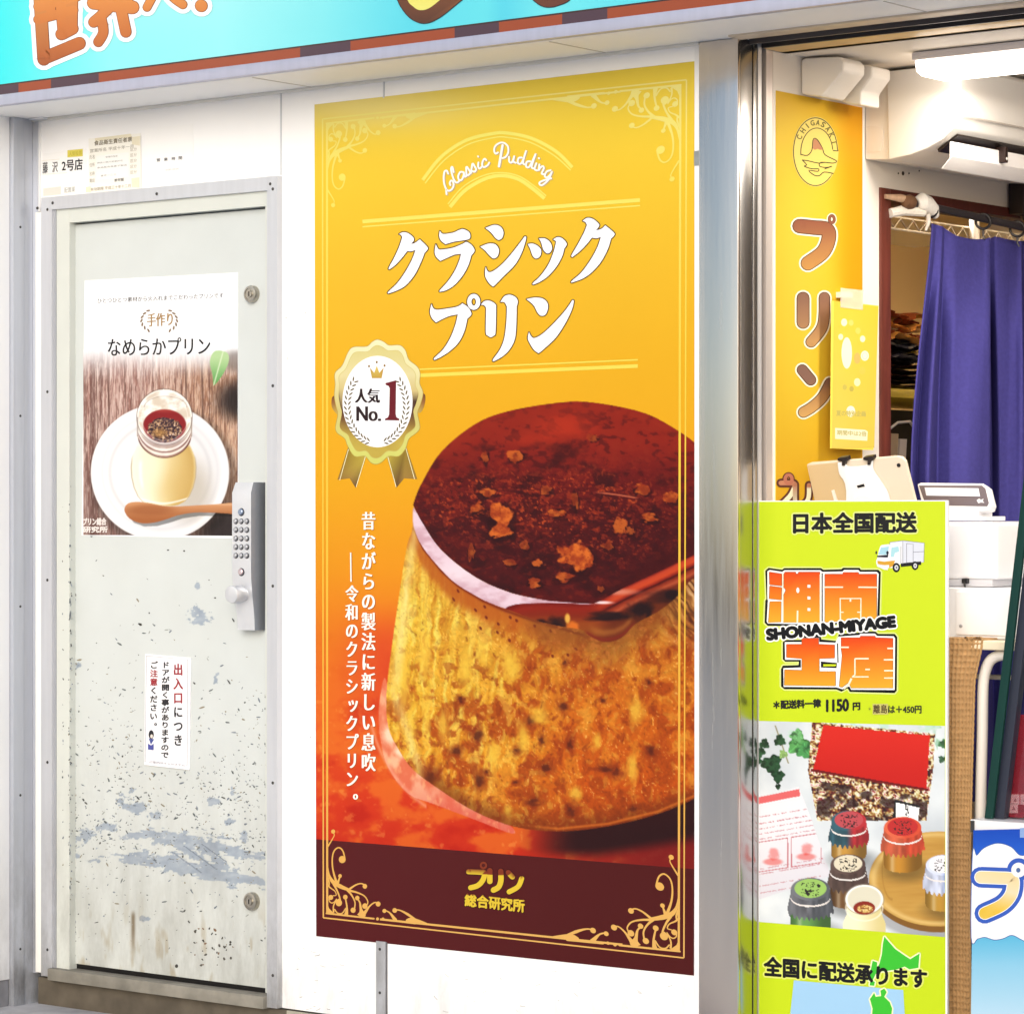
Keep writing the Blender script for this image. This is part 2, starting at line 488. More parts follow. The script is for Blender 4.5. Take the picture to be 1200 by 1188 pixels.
# slim trims left of the doorway
m = MB()
zb = fz(45, 1140)
m.box(XL, fx(47), -.008, .05, zb, ZS - .001, (206, 210, 220), 'alu')
m.box(fx(47), fx(54.5), -.016, .05, zb + .004, fz(50, 250), (240, 240, 236), 'paint')
m.box(fx(47), fx(48.6), -.006, .05, fz(50, 249), ZS - .002, (246, 247, 249), 'paint')
m.build('corner_trim', B, bevel=.0012)
f = MB()
za = fz(60, 1143)
zmid = zh0
f.box(fx(54.5), fx(67), -.018, .02, za, zh1, ALU, 'alu')
f.box(fx(319), fx(331), -.018, .02, fz(325, 1180), zh1, ALU, 'alu')
f.box(fx(67), fx(319), -.0175, .02, zh0, zh1, ALU, 'alu')
f.box(fx(67), fx(70), -.012, .02, za, zh0, (180, 183, 190), 'alu')
# cream inner frame
f.box(fx(70), fx(85), -.010, .05, za, zh0, CREAM, 'door_paint')
f.box(fx(314.5), fx(319), -.010, .05, fz(316, 1163), zh0, CREAM, 'door_paint')
zl1 = fz(85, 262)                                               # top of the leaf
f.box(fx(85), fx(314.5), -.0095, .05, zl1, zh0, CREAM, 'door_paint')
DF = f
rv = [(62, y) for y in (247, 460, 680, 893, 1112)] + [(46.5, y) for y in (245, 460, 677, 893, 1112)] + [(326, y) for y in (223, 453, 687, 917, 1142)] + [(p, 240 - (p - 60) * .087) for p in (68, 190, 323)]
for px, py in rv:
    y = -.018 if px != 46.5 else -.008
    f = MB(); f.lathe((fx(px), y, fz(px, py)), (0, -1, 0), [(-.001, .004), (.0008, .0036), (.0014, .001)], (70, 68, 66), 'dark_metal', 10)
    f.build('screw', B)
# sill and plinth
m = MB()
zs1, zs0 = fz(66, 1133), fz(66, 1147)
m.box(fx(66), fx(319), -.030, .04, zs0, zs1, (140, 136, 126), 'grime')
m.build('door_sill', B, bevel=.003)
m = MB()
m.box(fx(46), xd, -.004, .1, 0, zs0, (98, 90, 78), 'grime')
m.box(fx(338), fx(375), -.007, .0, zs0 - .05, zs0 + .0, (170, 166, 150), 'grime')
m.build('plinth', B, bevel=.002)
# soffit under the sign, and the track of the sliding doors
m = MB()
m.box(XL - .02, XEND, YS + .012, 0.0, ZS, ZS + .03, (255, 255, 255), 'soffit_paint')
for px, py in ((368, 104), (713, 58), (1100, 8)):
    x = fx(px); m.box(x - .002, x + .002, YS + .02, -.012, ZS - .0012, ZS + .002, (200, 196, 190), 'paint')
m.box(XL, xd, -.012, 0.002, ZS - .006, ZS, (225, 222, 214), 'paint')
m.box(fx(44), fx(60), -.03, 0, ZS - .004, ZS + .004, (235, 236, 240), 'alu')
m.build('soffit', B, bevel=.001)
xr = XW
m = MB()
m.box(xr, XEND, -.045, .004, ZS - .004, ZS + .05, (214, 196, 172), 'paint')
m.box(xr, XEND, .004, .030, ZS + .006, ZS + .05, (70, 64, 62), 'dark_metal')
m.box(xr, XEND, .030, .036, ZS - .010, ZS + .05, (86, 80, 80), 'dark_metal')
m.box(xr, XEND, .036, .075, ZS + .006, ZS + .05, (84, 78, 78), 'dark_metal')
m.box(xr, XEND, .075, .081, ZS - .012, ZS + .05, (60, 54, 52), 'dark_metal')
m.box(xr, XEND, .081, .150, ZS - .012, ZS + .05, (236, 196, 120), 'paint')
m.build('door_track', B, bevel=.0008)
# the steel pillar and its reveal
m = MB()
m.box(xc, xd, -.004, .05, ZP, ZS - .001, (244, 244, 246), 'paint')
m.build('pillar_edge_strip', B, bevel=.001)
m = MB()
m.box(xd, XW, -.010, .0, 0, ZS - .001, (232, 222, 212), 'steel')
m.build('steel_pillar', B, bevel=.0025)
m = MB()
m.box(XW - .05, XW - .0005, .0, wy(881.6), 0, ZS, (206, 204, 202), 'mirror_steel')
m.box(XW - .05, XW - .0045, wy(881.6), wy(883.2), 0, ZS, (36, 34, 36), 'dark_metal')
m.box(XW - .05, XW - .0005, wy(883.2), wy(887.5), 0, ZS, (206, 204, 202), 'mirror_steel')
m.build('pillar_reveal', B, bevel=.001)
m = MB()
y0, y1, y2, y3, y4 = wy(887.5), wy(889), wy(893), wy(898.5), wy(906)
m.box(XW - .05, XW - .012, y0, y1, 0, ZS, (40, 36, 36), 'dark_metal')
m.box(XW - .05, XW - .001, y1, y2, 0, ZS, (226, 222, 220), 'alu')
m.box(XW - .05, XW - .014, y2, y3, 0, ZS, (44, 36, 34), 'dark_metal')
m.box(XW - .05, XW - .001, y3, y4, 0, ZS, (226, 214, 206), 'alu')
m.build('track_post', B)
m = MB()
m.box(fx(815.3), fx(821.5), -.006, -.003, fz(818, 195), fz(818, 178), (196, 192, 188), 'brass')
m.build('catch_plate', B)

# inside: left wall with the inner doorway, ceiling, far walls
ZC = wz(1010, 83)                                               # ceiling
YD0, YD1 = wy(1030), wy(1041.5)                                 # brown post
ZD1 = wz(1034, 221); ZD0 = wz(1041.5, 234)
IN = (238, 230, 220)
m = MB()
m.box(XW - .07, XW, y4, YD0, 0, ZC, IN, 'wallboard')
m.box(XW - .07, XW, YD0, 3.4, ZD1, ZC, IN, 'wallboard')
m.box(XW - .07, XW, 1.55, 3.4, 0, ZD1, IN, 'wallboard')
m.build('inner_wall', B)
m = MB()
m.box(XW - .09, XW + .006, YD0, YD1, 0, ZD1, (104, 48, 36), 'wood')
m.box(XW - .09, XW + .006, YD1, 1.55, ZD0, ZD1, (92, 40, 32), 'wood')
m.build('inner_door_frame', B, bevel=.002)
m = MB()
m.box(XW - 1.4, XEND, .150, 3.5, ZC, ZC + .04, IN, 'wallboard')
m.box(XW, XEND, .150, .165, ZC - .0, ZS + .05, (252, 240, 222), 'wallboard')
m.build('ceiling', B)
m = MB()
m.box(XW - 1.4, XEND, 3.4, 3.5, 0, ZC, IN, 'wallboard')
m.box(XEND, XEND + .05, .1, 3.5, 0, ZS, IN, 'wallboard')
m.build('far_wall', B)
m = MB()
m.box(XW - 1.4, XW - 1.36, .08, 3.4, 0, ZC, (226, 190, 130), 'wallboard')
m.box(XW - 1.4, XW - .07, .08, .12, 0, ZC, (226, 190, 130), 'wallboard')
m.build('store_room_wall', B)
m = MB(); m.box(XW - .75, XW - .45, .9, 2.1, ZC - .05, ZC - .001, (255, 236, 204), 'diffuser'); sl = m.build('unseen_store_lamp', B, bevel=.004)  # unseen lamp, added to brighten a store room that was too dark
l2 = bpy.data.lights.new('lamp_light', 'AREA'); l2.shape = 'RECTANGLE'; l2.size = .28; l2.size_y = 1.1; l2.energy = 22; l2.color = (1, .9, .76)
lo = bpy.data.objects.new('lamp_light', l2); COL.objects.link(lo); lo.parent = sl; lo.location = np.array([XW - .6, 1.5, ZC - .06]) - np.array(B.location)
m = MB()
for px, py, r in ((1052.5, 204, .0022), (1058, 204, .005), (1065, 204, .002), (1077, 201, .002)):
    m = MB(); m.lathe((XW, wy(px), wz(px, py)), (1, 0, 0), [(-.001, r), (.0012, r * .9)], (60, 50, 46), 'dark_metal', 10); m.build('screw_hole', B)

# neighbouring flank on the left
XLW = XL
yA, yB = float(xpl(XL).hit(28, 600)[1]), float(xpl(XL).hit(14.5, 600)[1])
N_ = thing('flank_wall', 'white side wall with an aluminium corner post at the left end', 'wall', (XL, yB, 0))
m = MB(); m.box(XL - .05, XL - .0006, yA, .05, 0, ZS, (206, 210, 220), 'alu')
m.build('corner_post', N_, bevel=.0015)
m = MB(); m.box(XL - .05, XL + .004, yB, yA - .001, 0, ZS, (196, 201, 212), 'alu')
m.build('edge_post', N_, bevel=.003)
zf = float(xpl(XL).hit(8, 1149)[2])
m = MB(); m.box(XL - .06, XL - .008, -1.6, yB - .001, zf, ZS + .4, (248, 249, 252), 'wall_paint')
m.build('wall_panel', N_, bevel=.002)
m = MB(); m.box(XL - .06, XL - .012, -1.6, yB - .002, 0, zf - .001, (140, 140, 146), 'grime')
m.build('footing', N_, bevel=.002)
m = MB()
for py in (267, 488, 711, 932, 1112):
    h = xpl(XL).hit(22.5, py); m = MB(); m.lathe(h + [.004, 0, 0], (1, 0, 0), [(-.001, .0035), (.001, .003), (.0015, .001)], (70, 68, 66), 'dark_metal', 8); m.build('screw', N_)

# ------------------------------------------------------------------ the turquoise shop sign
SP = ypl(YS)
zt0 = float(SP.hit(480, 66.5)[2]); zt1 = float(SP.hit(480, 52.5)[2]); zt2 = float(SP.hit(480, 38.5)[2])
ztop = zt2 + .62
xs0 = float(SP.hit(-260, 100)[0]); xs1 = float(SP.hit(1460, 0)[0])
S_ = thing('shop_sign', 'turquoise fascia sign with big orange characters over the shop front', 'sign', ((xs0 + xs1) / 2, YS, zt0))
m = MB()
m.box(xs0, xs1, YS + .004, YS + .10, zt0 + .03, ztop, (235, 236, 240), 'paint')
m.build('sign_box', S_)
m = MB()
m.box(xs0, xs1, YS - .006, YS + .10, zt0, zt1, (196, 196, 214), 'alu')
m.build('bottom_rail', S_, bevel=.0015)
pr = Print(SP, 0.0, 'sign_face')
def turq(px, py):
    c = ramp(px, [(-200, (60, 235, 250)), (0, (70, 250, 255)), (50, (120, 252, 255)), (130, (165, 253, 255)), (260, (175, 252, 255)), (380, (150, 245, 252)), (480, (112, 232, 250)), (570, (120, 238, 250)), (590, (105, 226, 248)), (640, (135, 244, 252)), (760, (110, 235, 250)), (1300, (120, 240, 250))])
    d = ss(-20, 90, py + .12 * px)
    return mix(c, c * np.array([.80, .985, 1.0]), d * .5)
picture(pr, (xs0, xs1, zt2, ztop), .012, turq)
pr.build('face_panel', S_)
pr = Print(SP, .0008, 'sign_face')
def quadz(pr, xa, xb, z0, z1, col):
    P = np.array([[xa, 0, z0], [xb, 0, z0], [xb, 0, z1], [xa, 0, z1]]); P[:, 1] = YS - pr.h
    pr.add(P, [[0, 1, 2, 3]], col, 'sign_face')
edges = [-260, -150, -90, -20, 22, 60, 116, 352, 411, 533, 585, 659, 712, 888, 950, 1090, 1150, 1460]
for i in range(len(edges) - 1):
    a, b = (float(SP.hit(q, 80)[0]) for q in edges[i:i + 2])
    quadz(pr, a, b, zt1, zt2 - .0035, (78, 56, 66) if i % 2 else (150, 70, 38))
quadz(pr, xs0, xs1, zt2 - .0035, zt2, (62, 44, 40))
pr.build('checker_band', S_)
# orange lettering with a white edge (only its lower part is in view)
ST = []
sk = [  # world characters as round strokes, detail units (x4.615)
 [[(212, -120), (240, 325)], 66], [[(240, 320), (432, 240)], 66], [[(262, -140), (278, 60)], 50],
 [[(325, -160), (335, 60), (345, 190)], 56], [[(395, -180), (390, 150)], 62], [[(210, 110), (400, 60)], 50], [[(335, 190), (395, 160)], 62],
 [[(215, 40), (420, -20)], 60],
 [[(505, -140), (510, 20)], 56], [[(700, -160), (690, 20)], 60], [[(510, 20), (720, 45)], 70], [[(560, -140), (600, 40)], 60], [[(520, -60), (700, -90)], 50],
 [[(600, 40), (550, 90), (510, 125)], 56], [[(552, 110), (562, 180), (535, 232)], 52], [[(655, 40), (684, 178)], 58],
 [[(880, -170), (850, -60), (798, 45)], 44], [[(880, -120), (930, -20), (992, 30)], 46], [[(780, -80), (1000, -130)], 46],
 [[(1090, -190), (1092, -70)], 54], [[(1091, 36), (1093, 37)], 64],
]
sk = [[[(x / 4.615, y / 4.615) for x, y in p], w / 4.615] for p, w in sk]
def rest_of_sign():
    pr = Print(SP, .0012, 'sign_face')
    br = lambda px, py: ramp(px, [(463, (120, 70, 40)), (500, (96, 56, 36)), (545, (150, 92, 48)), (640, (116, 66, 44))])
    yl = lambda px, py: ramp(py, [(-30, (250, 226, 90)), (12, (250, 246, 130))])
    a = [(462, -45), (465, -5), (474, 14), (486, 25), (500, 28), (516, 21), (540, 2), (566, -20), (585, -45)]
    b = [(474, -45), (477, -3), (485, 9), (494, 13), (506, 9), (526, -8), (548, -30), (560, -45)]
    c = [(598, -45), (616, -12), (628, 3), (640, 9), (655, 7), (672, -4), (690, -45)]
    pr.dpoly(a, 1.0, (52, 44, 48), True, 5, 8); pr.dpoly(c, 1.0, (52, 44, 48), True, 5, 8); pr.up(1e-4)
    pr.poly(a, br, True, 5); pr.poly(c, br, True, 5); pr.up(8e-5); pr.poly(b, yl, True, 5)
    pr.build('brown_lettering', S_, smooth=False)
rest_of_sign()
def lettering(S_, name, plane, sk, layers, mat, h0):
    pr = Print(plane, h0, mat)
    for grow, col in layers:
        for p, w in sk:
            pr.stroke(p, w + grow, col, sm=len(p) > 2); pr.h += 1.2e-5
        pr.up()
    return pr.build(name, S_)
org = lambda px, py: ramp(py, [(-40, (244, 170, 90)), (0, (240, 152, 72)), (30, (222, 128, 56)), (55, (206, 112, 48)), (80, (178, 92, 40))])
lettering(S_, 'orange_lettering', SP, sk, ((11.5, (252, 253, 255)), (1.4, (120, 62, 34)), (0, org)), 'sign_face', .0012)
# ------------------------------------------------------------------ the service door
DY = .010                                                        # the leaf lies back from the wall's face
DP = ypl(DY)
D_ = thing('service_door', 'cream metal door with chipped paint and a grey keypad lock', 'door', (fx(86, DY), DY, zs1))
dx0, dx1 = float(DP.hit(85.6, 600)[0]), float(DP.hit(313.6, 600)[0])
dz0, dz1 = zs1 + .012, zl1 - .004
m = MB()
m.box(dx0, dx1, DY + .0005, DY + .04, dz0, dz1, CREAM, 'door_paint')
pr = Print(DP, 0.0, 'door_paint')
def doorcol(px, py):
    c = np.broadcast_to(np.array((214, 220, 219), float), px.shape + (3,)).copy()
    c = mix(c, (206, 208, 200), .35 * ss(820, 1100, py) + .25 * (fbm(px / 60, py / 60, 4) - .3).clip(0, 1))
    # wide scraped bands down to blue-grey primer
    nz = fbm(px / 14, py / 6, 2, 4); n2 = fbm(px / 5, py / 4, 9, 3); 
    yc1 = 980 + (px - 120) * .095 + 6 * np.sin(px / 40)
    a = ss(115, 165, px) * np.exp(-((py - yc1) / (5 + 7 * ss(150, 220, px) - 6 * ss(265, 300, px))) ** 2)
    yc2 = 1004 + (px - 90) * .02 + np.maximum(0, px - 170) * .20
    b = ss(80, 110, px) * np.exp(-((py - yc2) / (4 + 7 * ss(130, 170, px) - 5 * ss(265, 300, px))) ** 2) * (.62 + .5 * ss(130, 170, px))
    w = np.exp(-(((px - 232) / 40) ** 2 + ((py - 1006) / 20) ** 2)) * .95
    stre = fbm((px + .4 * py) / 22, (py - .12 * px) / 2.0, 14, 4)         # drag marks along the scrape
    n5 = fbm(px / 2.6, py / 2.2, 15, 3)
    k = np.maximum(np.maximum(a * .92, b * .92), w * (.45 + .6 * np.sin((px * .8 - py) / 5.5) ** 2))
    reach = ss(.04, .16, k)
    k = reach * ss(.47, .58, k + (nz - .5) * 1.1 + (n2 - .5) * .8 + (stre - .5) * .9 + (n5 - .5) * .5)
    for x, y, rx, ry in ((235, 724, 15, 12), (232, 689, 5, 7), (160, 945, 16, 11), (143, 940, 7, 8), (154, 927, 5, 6), (92, 1003, 8, 3), (110, 1008, 10, 4), (169, 1077, 6, 4), (92, 780, 4, 5), (253, 795, 4, 6), (272, 930, 4, 9), (250, 940, 8, 6), (270, 965, 7, 6), (285, 980, 6, 6), (100, 980, 14, 12), (125, 970, 14, 8), (180, 955, 12, 6)):
        d = np.sqrt(((px - x) / rx) ** 2 + ((py - y) / ry) ** 2)
        k = np.maximum(k, (d < 1.9) * ss(.5, .6, 1.0 - d * .66 + (nz - .5) * 1.0 + (n2 - .5) * 1.1 + (n5 - .5) * .7))
    c = mix(c, mix((186, 196, 206), (150, 164, 180), fbm(px / 8, py / 5, 12)), k)
    # long scratches through the band
    s = np.abs(((px * .72 - (py - 980)) % 17) - 8) < .7
    c = np.where((s & (w > .45))[..., None], np.array((120, 134, 152), float), c)
    rs = ss(1030, 1130, py) * ss(.56, .75, fbm(px / 9, py / 40, 21)) * .5
    c = mix(c, (176, 160, 128), rs)
    r = np.exp(-((px - 156) / 2.2) ** 2) * ss(1065, 1075, py) * (1 - ss(1085, 1128, py))
    return mix(c, (120, 100, 72), r * .8)
picture(pr, (dx0, dx1, dz0, dz1), .0020, doorcol)
# small chips
ch = []
def chip(x, y, s, el, ang, col):
    n = random.randint(5, 7); q = []
    for i in range(n):
        a = 2 * math.pi * i / n; r = s * random.uniform(.55, 1.15)
        ex, ey = r * el * math.cos(a), r * math.sin(a)
        q.append((x + ex * math.cos(ang) - ey * math.sin(ang), y + ex * math.sin(ang) + ey * math.cos(ang)))
    pr.poly(q, col)
pr.h = .0003
CH = [(132, 140, 142), (172, 176, 172), (112, 120, 122), (150, 160, 172), (90, 92, 92), (160, 150, 128), (128, 138, 150)]
cnt = 0
while cnt < 950:
    x = random.uniform(88, 311); y = random.triangular(640, 1128, 960) if random.random() < .9 else random.uniform(560, 1128)
    dens = .10 + .9 * ss(700, 960, y) * (1 - .55 * ss(985, 1060, y))
    dens *= .35 + 1.2 * vn(x / 26, y / 22, 5)
    if 168 < x < 228 and 765 < y < 903: continue
    if random.random() > dens: continue
    chip(x, y, random.choice((.4, .5, .6, .7, .9, 1.15)), random.uniform(1, 3.4), random.uniform(-1.2, 1.2), random.choice(CH)); cnt += 1
for i in range(70):
    chip(random.uniform(86.5, 89), random.uniform(640, 1120), .8, random.uniform(1, 2), 1.57, random.choice(CH))
    chip(random.uniform(310.5, 312.8), random.uniform(600, 1150), .8, random.uniform(1, 3), 1.57, random.choice([(70, 70, 72), (120, 128, 136)]))
for x, y, s, e in ((164, 732, 1.7, 2.2), (175, 719, 1.2, 1), (252, 701, 1.2, 1.5), (245, 680, .9, 1), (121, 675, .9, 1.8), (197, 645, 1.3, 1), (216, 646, 1.2, 1), (199, 886, 1.5, 1), (293, 922, 1.2, 1), (238, 1142 - 40, 1.6, 1), (270, 1104, 2.0, 1), (207, 1132, 2.2, 1)):
    chip(x, y, s, e, .5, (66, 64, 62))
for i in range(34):
    x = random.choice((250, 245, 260, 262)) + random.uniform(-22, 14); y = random.uniform(1085, 1132) 
    chip(x, y, random.choice((.8, 1.1, 1.5)), random.uniform(1, 2), random.uniform(0, 3), random.choice([(80, 76, 70), (150, 120, 96), (100, 96, 92)]))
def merge(m, pr):
    m.V += pr.V; m.C += pr.C
    for q in pr.F: m.F.append([i + m.n for i in q])
    for k in pr.mats:
        if k not in m.mats: m.mats.append(k)
    m.M += [m.mats.index(pr.mats[i]) for i in pr.M]; m.n += pr.n
merge(m, pr)
m.build('door_leaf', D_)
# chips on the cream inner frame, part of the frame's look
pf = Print(ypl(-.010), .0003, 'door_paint'); _pr = pr; pr = pf
for i in range(150):
    y = random.triangular(560, 1125, 900)
    chip(random.choice((81, 82, 83, 84, 74, 316.5)) + random.uniform(-.8, .8), y + (30 if False else 0), random.uniform(.4, 1.0), random.uniform(1, 2.6), 1.57 + random.uniform(-.3, .3), random.choice(CH + [(70, 70, 74)]))
for y, h in ((668, 8), (705, 16), (722, 20), (1000, 10), (1040, 8), (640, 6)):
    chip(82, y, 1.0, h / 3, 1.57, (92, 100, 112))
pr.poly([(316, 1078), (318.5, 1075), (318.7, 1130), (316.5, 1132)], (150, 164, 182), True)
merge(DF, pr); DF.build('door_frame', B, smooth=False); pr = _pr
# dark strips filling the gap between leaf and frame
m = MB(); m.box(dx0 - .003, dx0, DY + .001, DY + .03, dz0, dz1, (40, 38, 36), 'dark_metal'); m.box(dx0, dx1, DY + .004, DY + .03, zs1, dz0, (26, 24, 24), 'dark_metal'); m.box(dx1, dx1 + .003, DY + .001, DY + .03, dz0, dz1, (60, 58, 56), 'dark_metal')
m.build('gap_strip', D_)

# lock cylinders
def cyl(px, py, rp, lab):
    c = DP.hit(px + 2, py); c[1] = DY
    r = rp * 2.02e-3
    m = MB()
    m.lathe(c, (0, -1, 0), [(0, r * 1.05), (.010, r * 1.05), (.013, r * .98), (.014, r * .72), (.0125, r * .70), (.0125, r * .45), (.0155, r * .43), (.0155, .0005)], (186, 180, 168), 'brass', 28)
    o = m.build('lock_cylinder', D_, angle=25)
    k = MB(); k.box(c[0] - .0009, c[0] + .0009, c[1] - .0166, c[1] - .0145, c[2] - .0055, c[2] + .0055, (40, 36, 32), 'dark_metal')
    k.build('keyhole', o)
cyl(295, 345.5, 9.3, 0); cyl(295, 1056, 9.8, 0)

# keypad lock: a slim housing whose front bows slightly, keys, a big knob
LK = MB()
lx0, lx1 = float(DP.hit(281, 600)[0]), float(ypl(DY - .0).hit(312, 600)[0])
lz1, lz0 = float(DP.hit(290, 566)[2]), float(DP.hit(290, 738)[2])
LD = .048
fx0, fx1 = lx0 - .030 + .004, lx1 - .030       # front narrower and forward
prof = []
zz = np.linspace(0, 1, 15)
Pf = []
lxa, lxb = lx0 + .014, lx1 + .002
hw = (lxb - lxa)
rows = []
for t in zz:
    z = lz1 + (lz0 - lz1) * t
    pin = .006 * (1 - ss(0, .06, t)) + .010 * ss(.62, 1, t)
    dep = LD - .010 * (1 - ss(0, .05, t)) - .016 * ss(.60, 1.0, t)
    a, b = lxa + pin * .3, lxb - pin * .3
    rows.append([(a, DY, z), (a + .001, DY - dep * .75, z), (a + .006, DY - dep * .97, z), ((a + b) / 2, DY - dep * 1.0, z), (b - .006, DY - dep * .97, z), (b - .001, DY - dep * .75, z), (b, DY, z)])
P = np.array(rows)
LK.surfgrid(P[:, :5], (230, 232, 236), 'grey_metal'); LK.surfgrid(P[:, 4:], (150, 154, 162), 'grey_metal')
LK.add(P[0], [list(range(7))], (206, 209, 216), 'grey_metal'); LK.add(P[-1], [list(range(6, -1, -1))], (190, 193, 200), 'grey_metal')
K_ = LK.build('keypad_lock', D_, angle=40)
front = lambda t: DY - (LD - .010 * (1 - ss(0, .05, t)) - .016 * ss(.60, 1.0, t))
kx = lambda f: lxa + hw * f
kz = lambda t: lz1 + (lz0 - lz1) * t
def key(f, t, r, col, mat='grey_metal', hh=.006):
    m = MB(); y = float(front(t))
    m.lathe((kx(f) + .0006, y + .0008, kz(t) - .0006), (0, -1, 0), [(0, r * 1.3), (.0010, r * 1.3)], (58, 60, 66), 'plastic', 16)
    m.lathe((kx(f), y + .001, kz(t)), (0, -1, 0), [(0, r * 1.0), (.0013, r * 1.0), (hh * .75, r * .98), (hh, r * .7), (hh, .0003)], col, mat, 16)
    return m.build('key', K_, angle=30)
key(.50, .20, .0072, (150, 165, 190)); key(.50, .605, .0072, (214, 196, 200))
for i in range(5):
    for j in range(3): key(.26 + .24 * j, .262 + .058 * i, .0052, (190, 192, 196), 'grey_metal', .0065)
m = MB(); yk = float(front(.755))
m.lathe((kx(.5), yk + .002, kz(.755)), (0, -1, 0), [(0, .0165), (.006, .016), (.008, .0185), (.012, .0200), (.036, .0205), (.040, .0195), (.041, .017), (.0405, .0005)], (226, 228, 232), 'grey_metal', 32)
m.build('knob', K_, angle=30)

# ------------------------------------------------------------------ papers on the wall above the door
def sheet(name, label, cat, plane, c4, col, th=.0006, mat='print', group=None, bev=0):
    """c4: corner pixels tl, tr, br, bl; a thin sheet lying on the plane"""
    c = np.array(c4, float); P = plane.hit(c[:, 0], c[:, 1])
    L = P.mean(0); L[2] = P[:, 2].min()
    t = thing(name, label, cat, L, group)
    m = MB(); m.prism(P + plane.n * th, -plane.n * (th - .0001), col, mat)
    m.build('sheet', t, smooth=False, bevel=bev)
    return t
t = sheet('notice_sheet', 'small white shop number notice with large black characters above the door', 'notice', FAC, [(50, 181), (101, 175), (101, 210.5), (50, 216)], (250, 250, 250))
p = Print(FAC, .0010); p.tf = zt(40, 140, 6)
p.poly([(236, 222), (344, 212), (344, 264), (236, 272)], (252, 238, 110)); p.up()
p.text('人気投票', (246, 264), (338, 255), (246, 232), (214, 196, 70))
p.text('藤', (62, 386), (98, 383), (62, 306), (60, 58, 62), .5); p.text('沢', (130, 378), (168, 374), (130, 304), (60, 58, 62), .5)
p.text('2号店', (198, 370), (342, 358), (198, 292), (44, 44, 50), 1.5)
for a, b in (((56, 296), (180, 284)), ((56, 392), (232, 380))): p.stroke([a, b], 1.5, (236, 226, 190), sm=False)
p.build('printed_text', t, smooth=False)
t = sheet('label_strip', 'faded grey label strip under the shop number notice', 'label', FAC, [(50, 219), (99, 213), (99, 228), (50, 233.5)], (248, 248, 246))
p = Print(FAC, .0010); p.tf = zt(40, 140, 6)
p.poly([(66, 490), (190, 476), (190, 532), (66, 544)], (234, 233, 224)); p.text('配置薬', (214, 522), (290, 514), (214, 484), (184, 184, 178))
p.build('printed_text', t, smooth=False)
t = sheet('permit_sheet', 'yellowed permit sheet of fine print with tape at its corners', 'notice', FAC, [(104, 163.5), (165, 157), (165.5, 221.5), (104, 227)], (248, 246, 238))
p = Print(FAC, .0010); p.tf = zt(40, 140, 6)
for q in ([(430, 138), (680, 106), (690, 130), (430, 160)], [(690, 130), (745, 122), (745, 190), (690, 180)], [(686, 420), (742, 412), (742, 484), (690, 480)], [(366, 480), (400, 476), (402, 516), (366, 518)]): p.poly(q, (250, 242, 216))
p.up()
p.text('食品衛生責任者票', (425, 190), (690, 160), (425, 156), (150, 140, 120), .6)
p.text('営業所名 平成十年一月', (395, 240), (700, 206), (395, 214), (170, 166, 156))
for y, s in ((285, '氏名'), (340, '住所'), (402, '名称'), (450, '電話')): p.text(s, (392, y), (428, y - 4), (392, y - 28), (180, 176, 166))
p.poly([(440, 262), (668, 234), (668, 412), (440, 432)], (252, 252, 250)); p.up()
for y, s, x0, x1 in ((276, '保健所指定', 505, 590), (318, '神奈川県内営業許可', 445, 625), (352, '食品販売業菓子製造', 445, 655), (408, '番号一二三', 470, 580)): p.text(s, (x0, y), (x1, y - (x1 - x0) * .1), (x0, y - 12), (150, 150, 150))
p.text('許可証', (568, 444), (634, 436), (568, 424), (120, 120, 120), .5)
p.text('有効期限 平成三十年十二月', (400, 510), (680, 482), (400, 486), (176, 160, 130))
for y in (236, 276, 316, 356, 396): p.text('区分', (680, y - 6), (724, y - 12), (680, y - 30), (190, 184, 170))
p.stroke([(752, 120), (756, 492)], 2, (216, 210, 196), sm=False)
p.build('printed_text', t, smooth=False)
t = sheet('white_sheet', 'blank looking white sheet with one faint printed line near the poster', 'notice', FAC, [(170, 152), (226, 146), (228, 214), (171, 220)], (252, 252, 252))
p = Print(FAC, .0010); p.tf = zt(40, 140, 6)
for x, ch in ((864, '営'), (916, '業'), (970, '時'), (1018, '間')): p.text(ch, (x, 302 - (x - 864) * .09), (x + 24, 300 - (x - 864) * .09), (x, 280 - (x - 864) * .09), (130, 130, 134), .6)
p.text('10:00-20:00', (920, 368), (1020, 358), (920, 354), (206, 206, 206))
p.build('printed_text', t, smooth=False)

# ------------------------------------------------------------------ caution plate on the door
DPP = ypl(DY)
t = sheet('caution_sign', 'white door plate with vertical red and black warning writing', 'sign', DPP, [(171.3, 766.5), (224.5, 771), (223, 902.5), (170.5, 896.5)], (246, 246, 250), th=.004, mat='plastic', bev=.0008)
p = Print(DPP, .0044, 'plastic'); p.tf = zt(150, 760, 7.92)
for e in (0, 1):
    p.stroke([(182, 70), (566, 106), (560, 1086), (172, 1050), (182, 70)], 6 if e == 0 else 2.5, (150, 152, 162) if e == 0 else (236, 236, 240), sm=False); p.up()
RD = (176, 40, 52); BK = (42, 40, 44)
for i, ch in enumerate('出入口につき'):
    p.column(ch, 478, 140 + i * 131, 131, 92, RD if i < 3 else BK, 3.2, lean=0)
for i, ch in enumerate('ドアが開く事がありますので'): p.column(ch, 362 - i * .6, 122 + i * 69.5, 74, 76, BK, 2.6)
for i, ch in enumerate('ご注意ください。'): p.column(ch, 254 - i * .8, 118 + i * 79, 84, 74, RD if i in (1, 2) else BK, 2.6)
p.ell(228, 800, 24, 42, (36, 34, 44)); p.up(); p.ell(232, 815, 12, 18, (240, 226, 214)); p.poly([(205, 836), (255, 842), (226, 892)], (84, 96, 170), dh=5e-6)
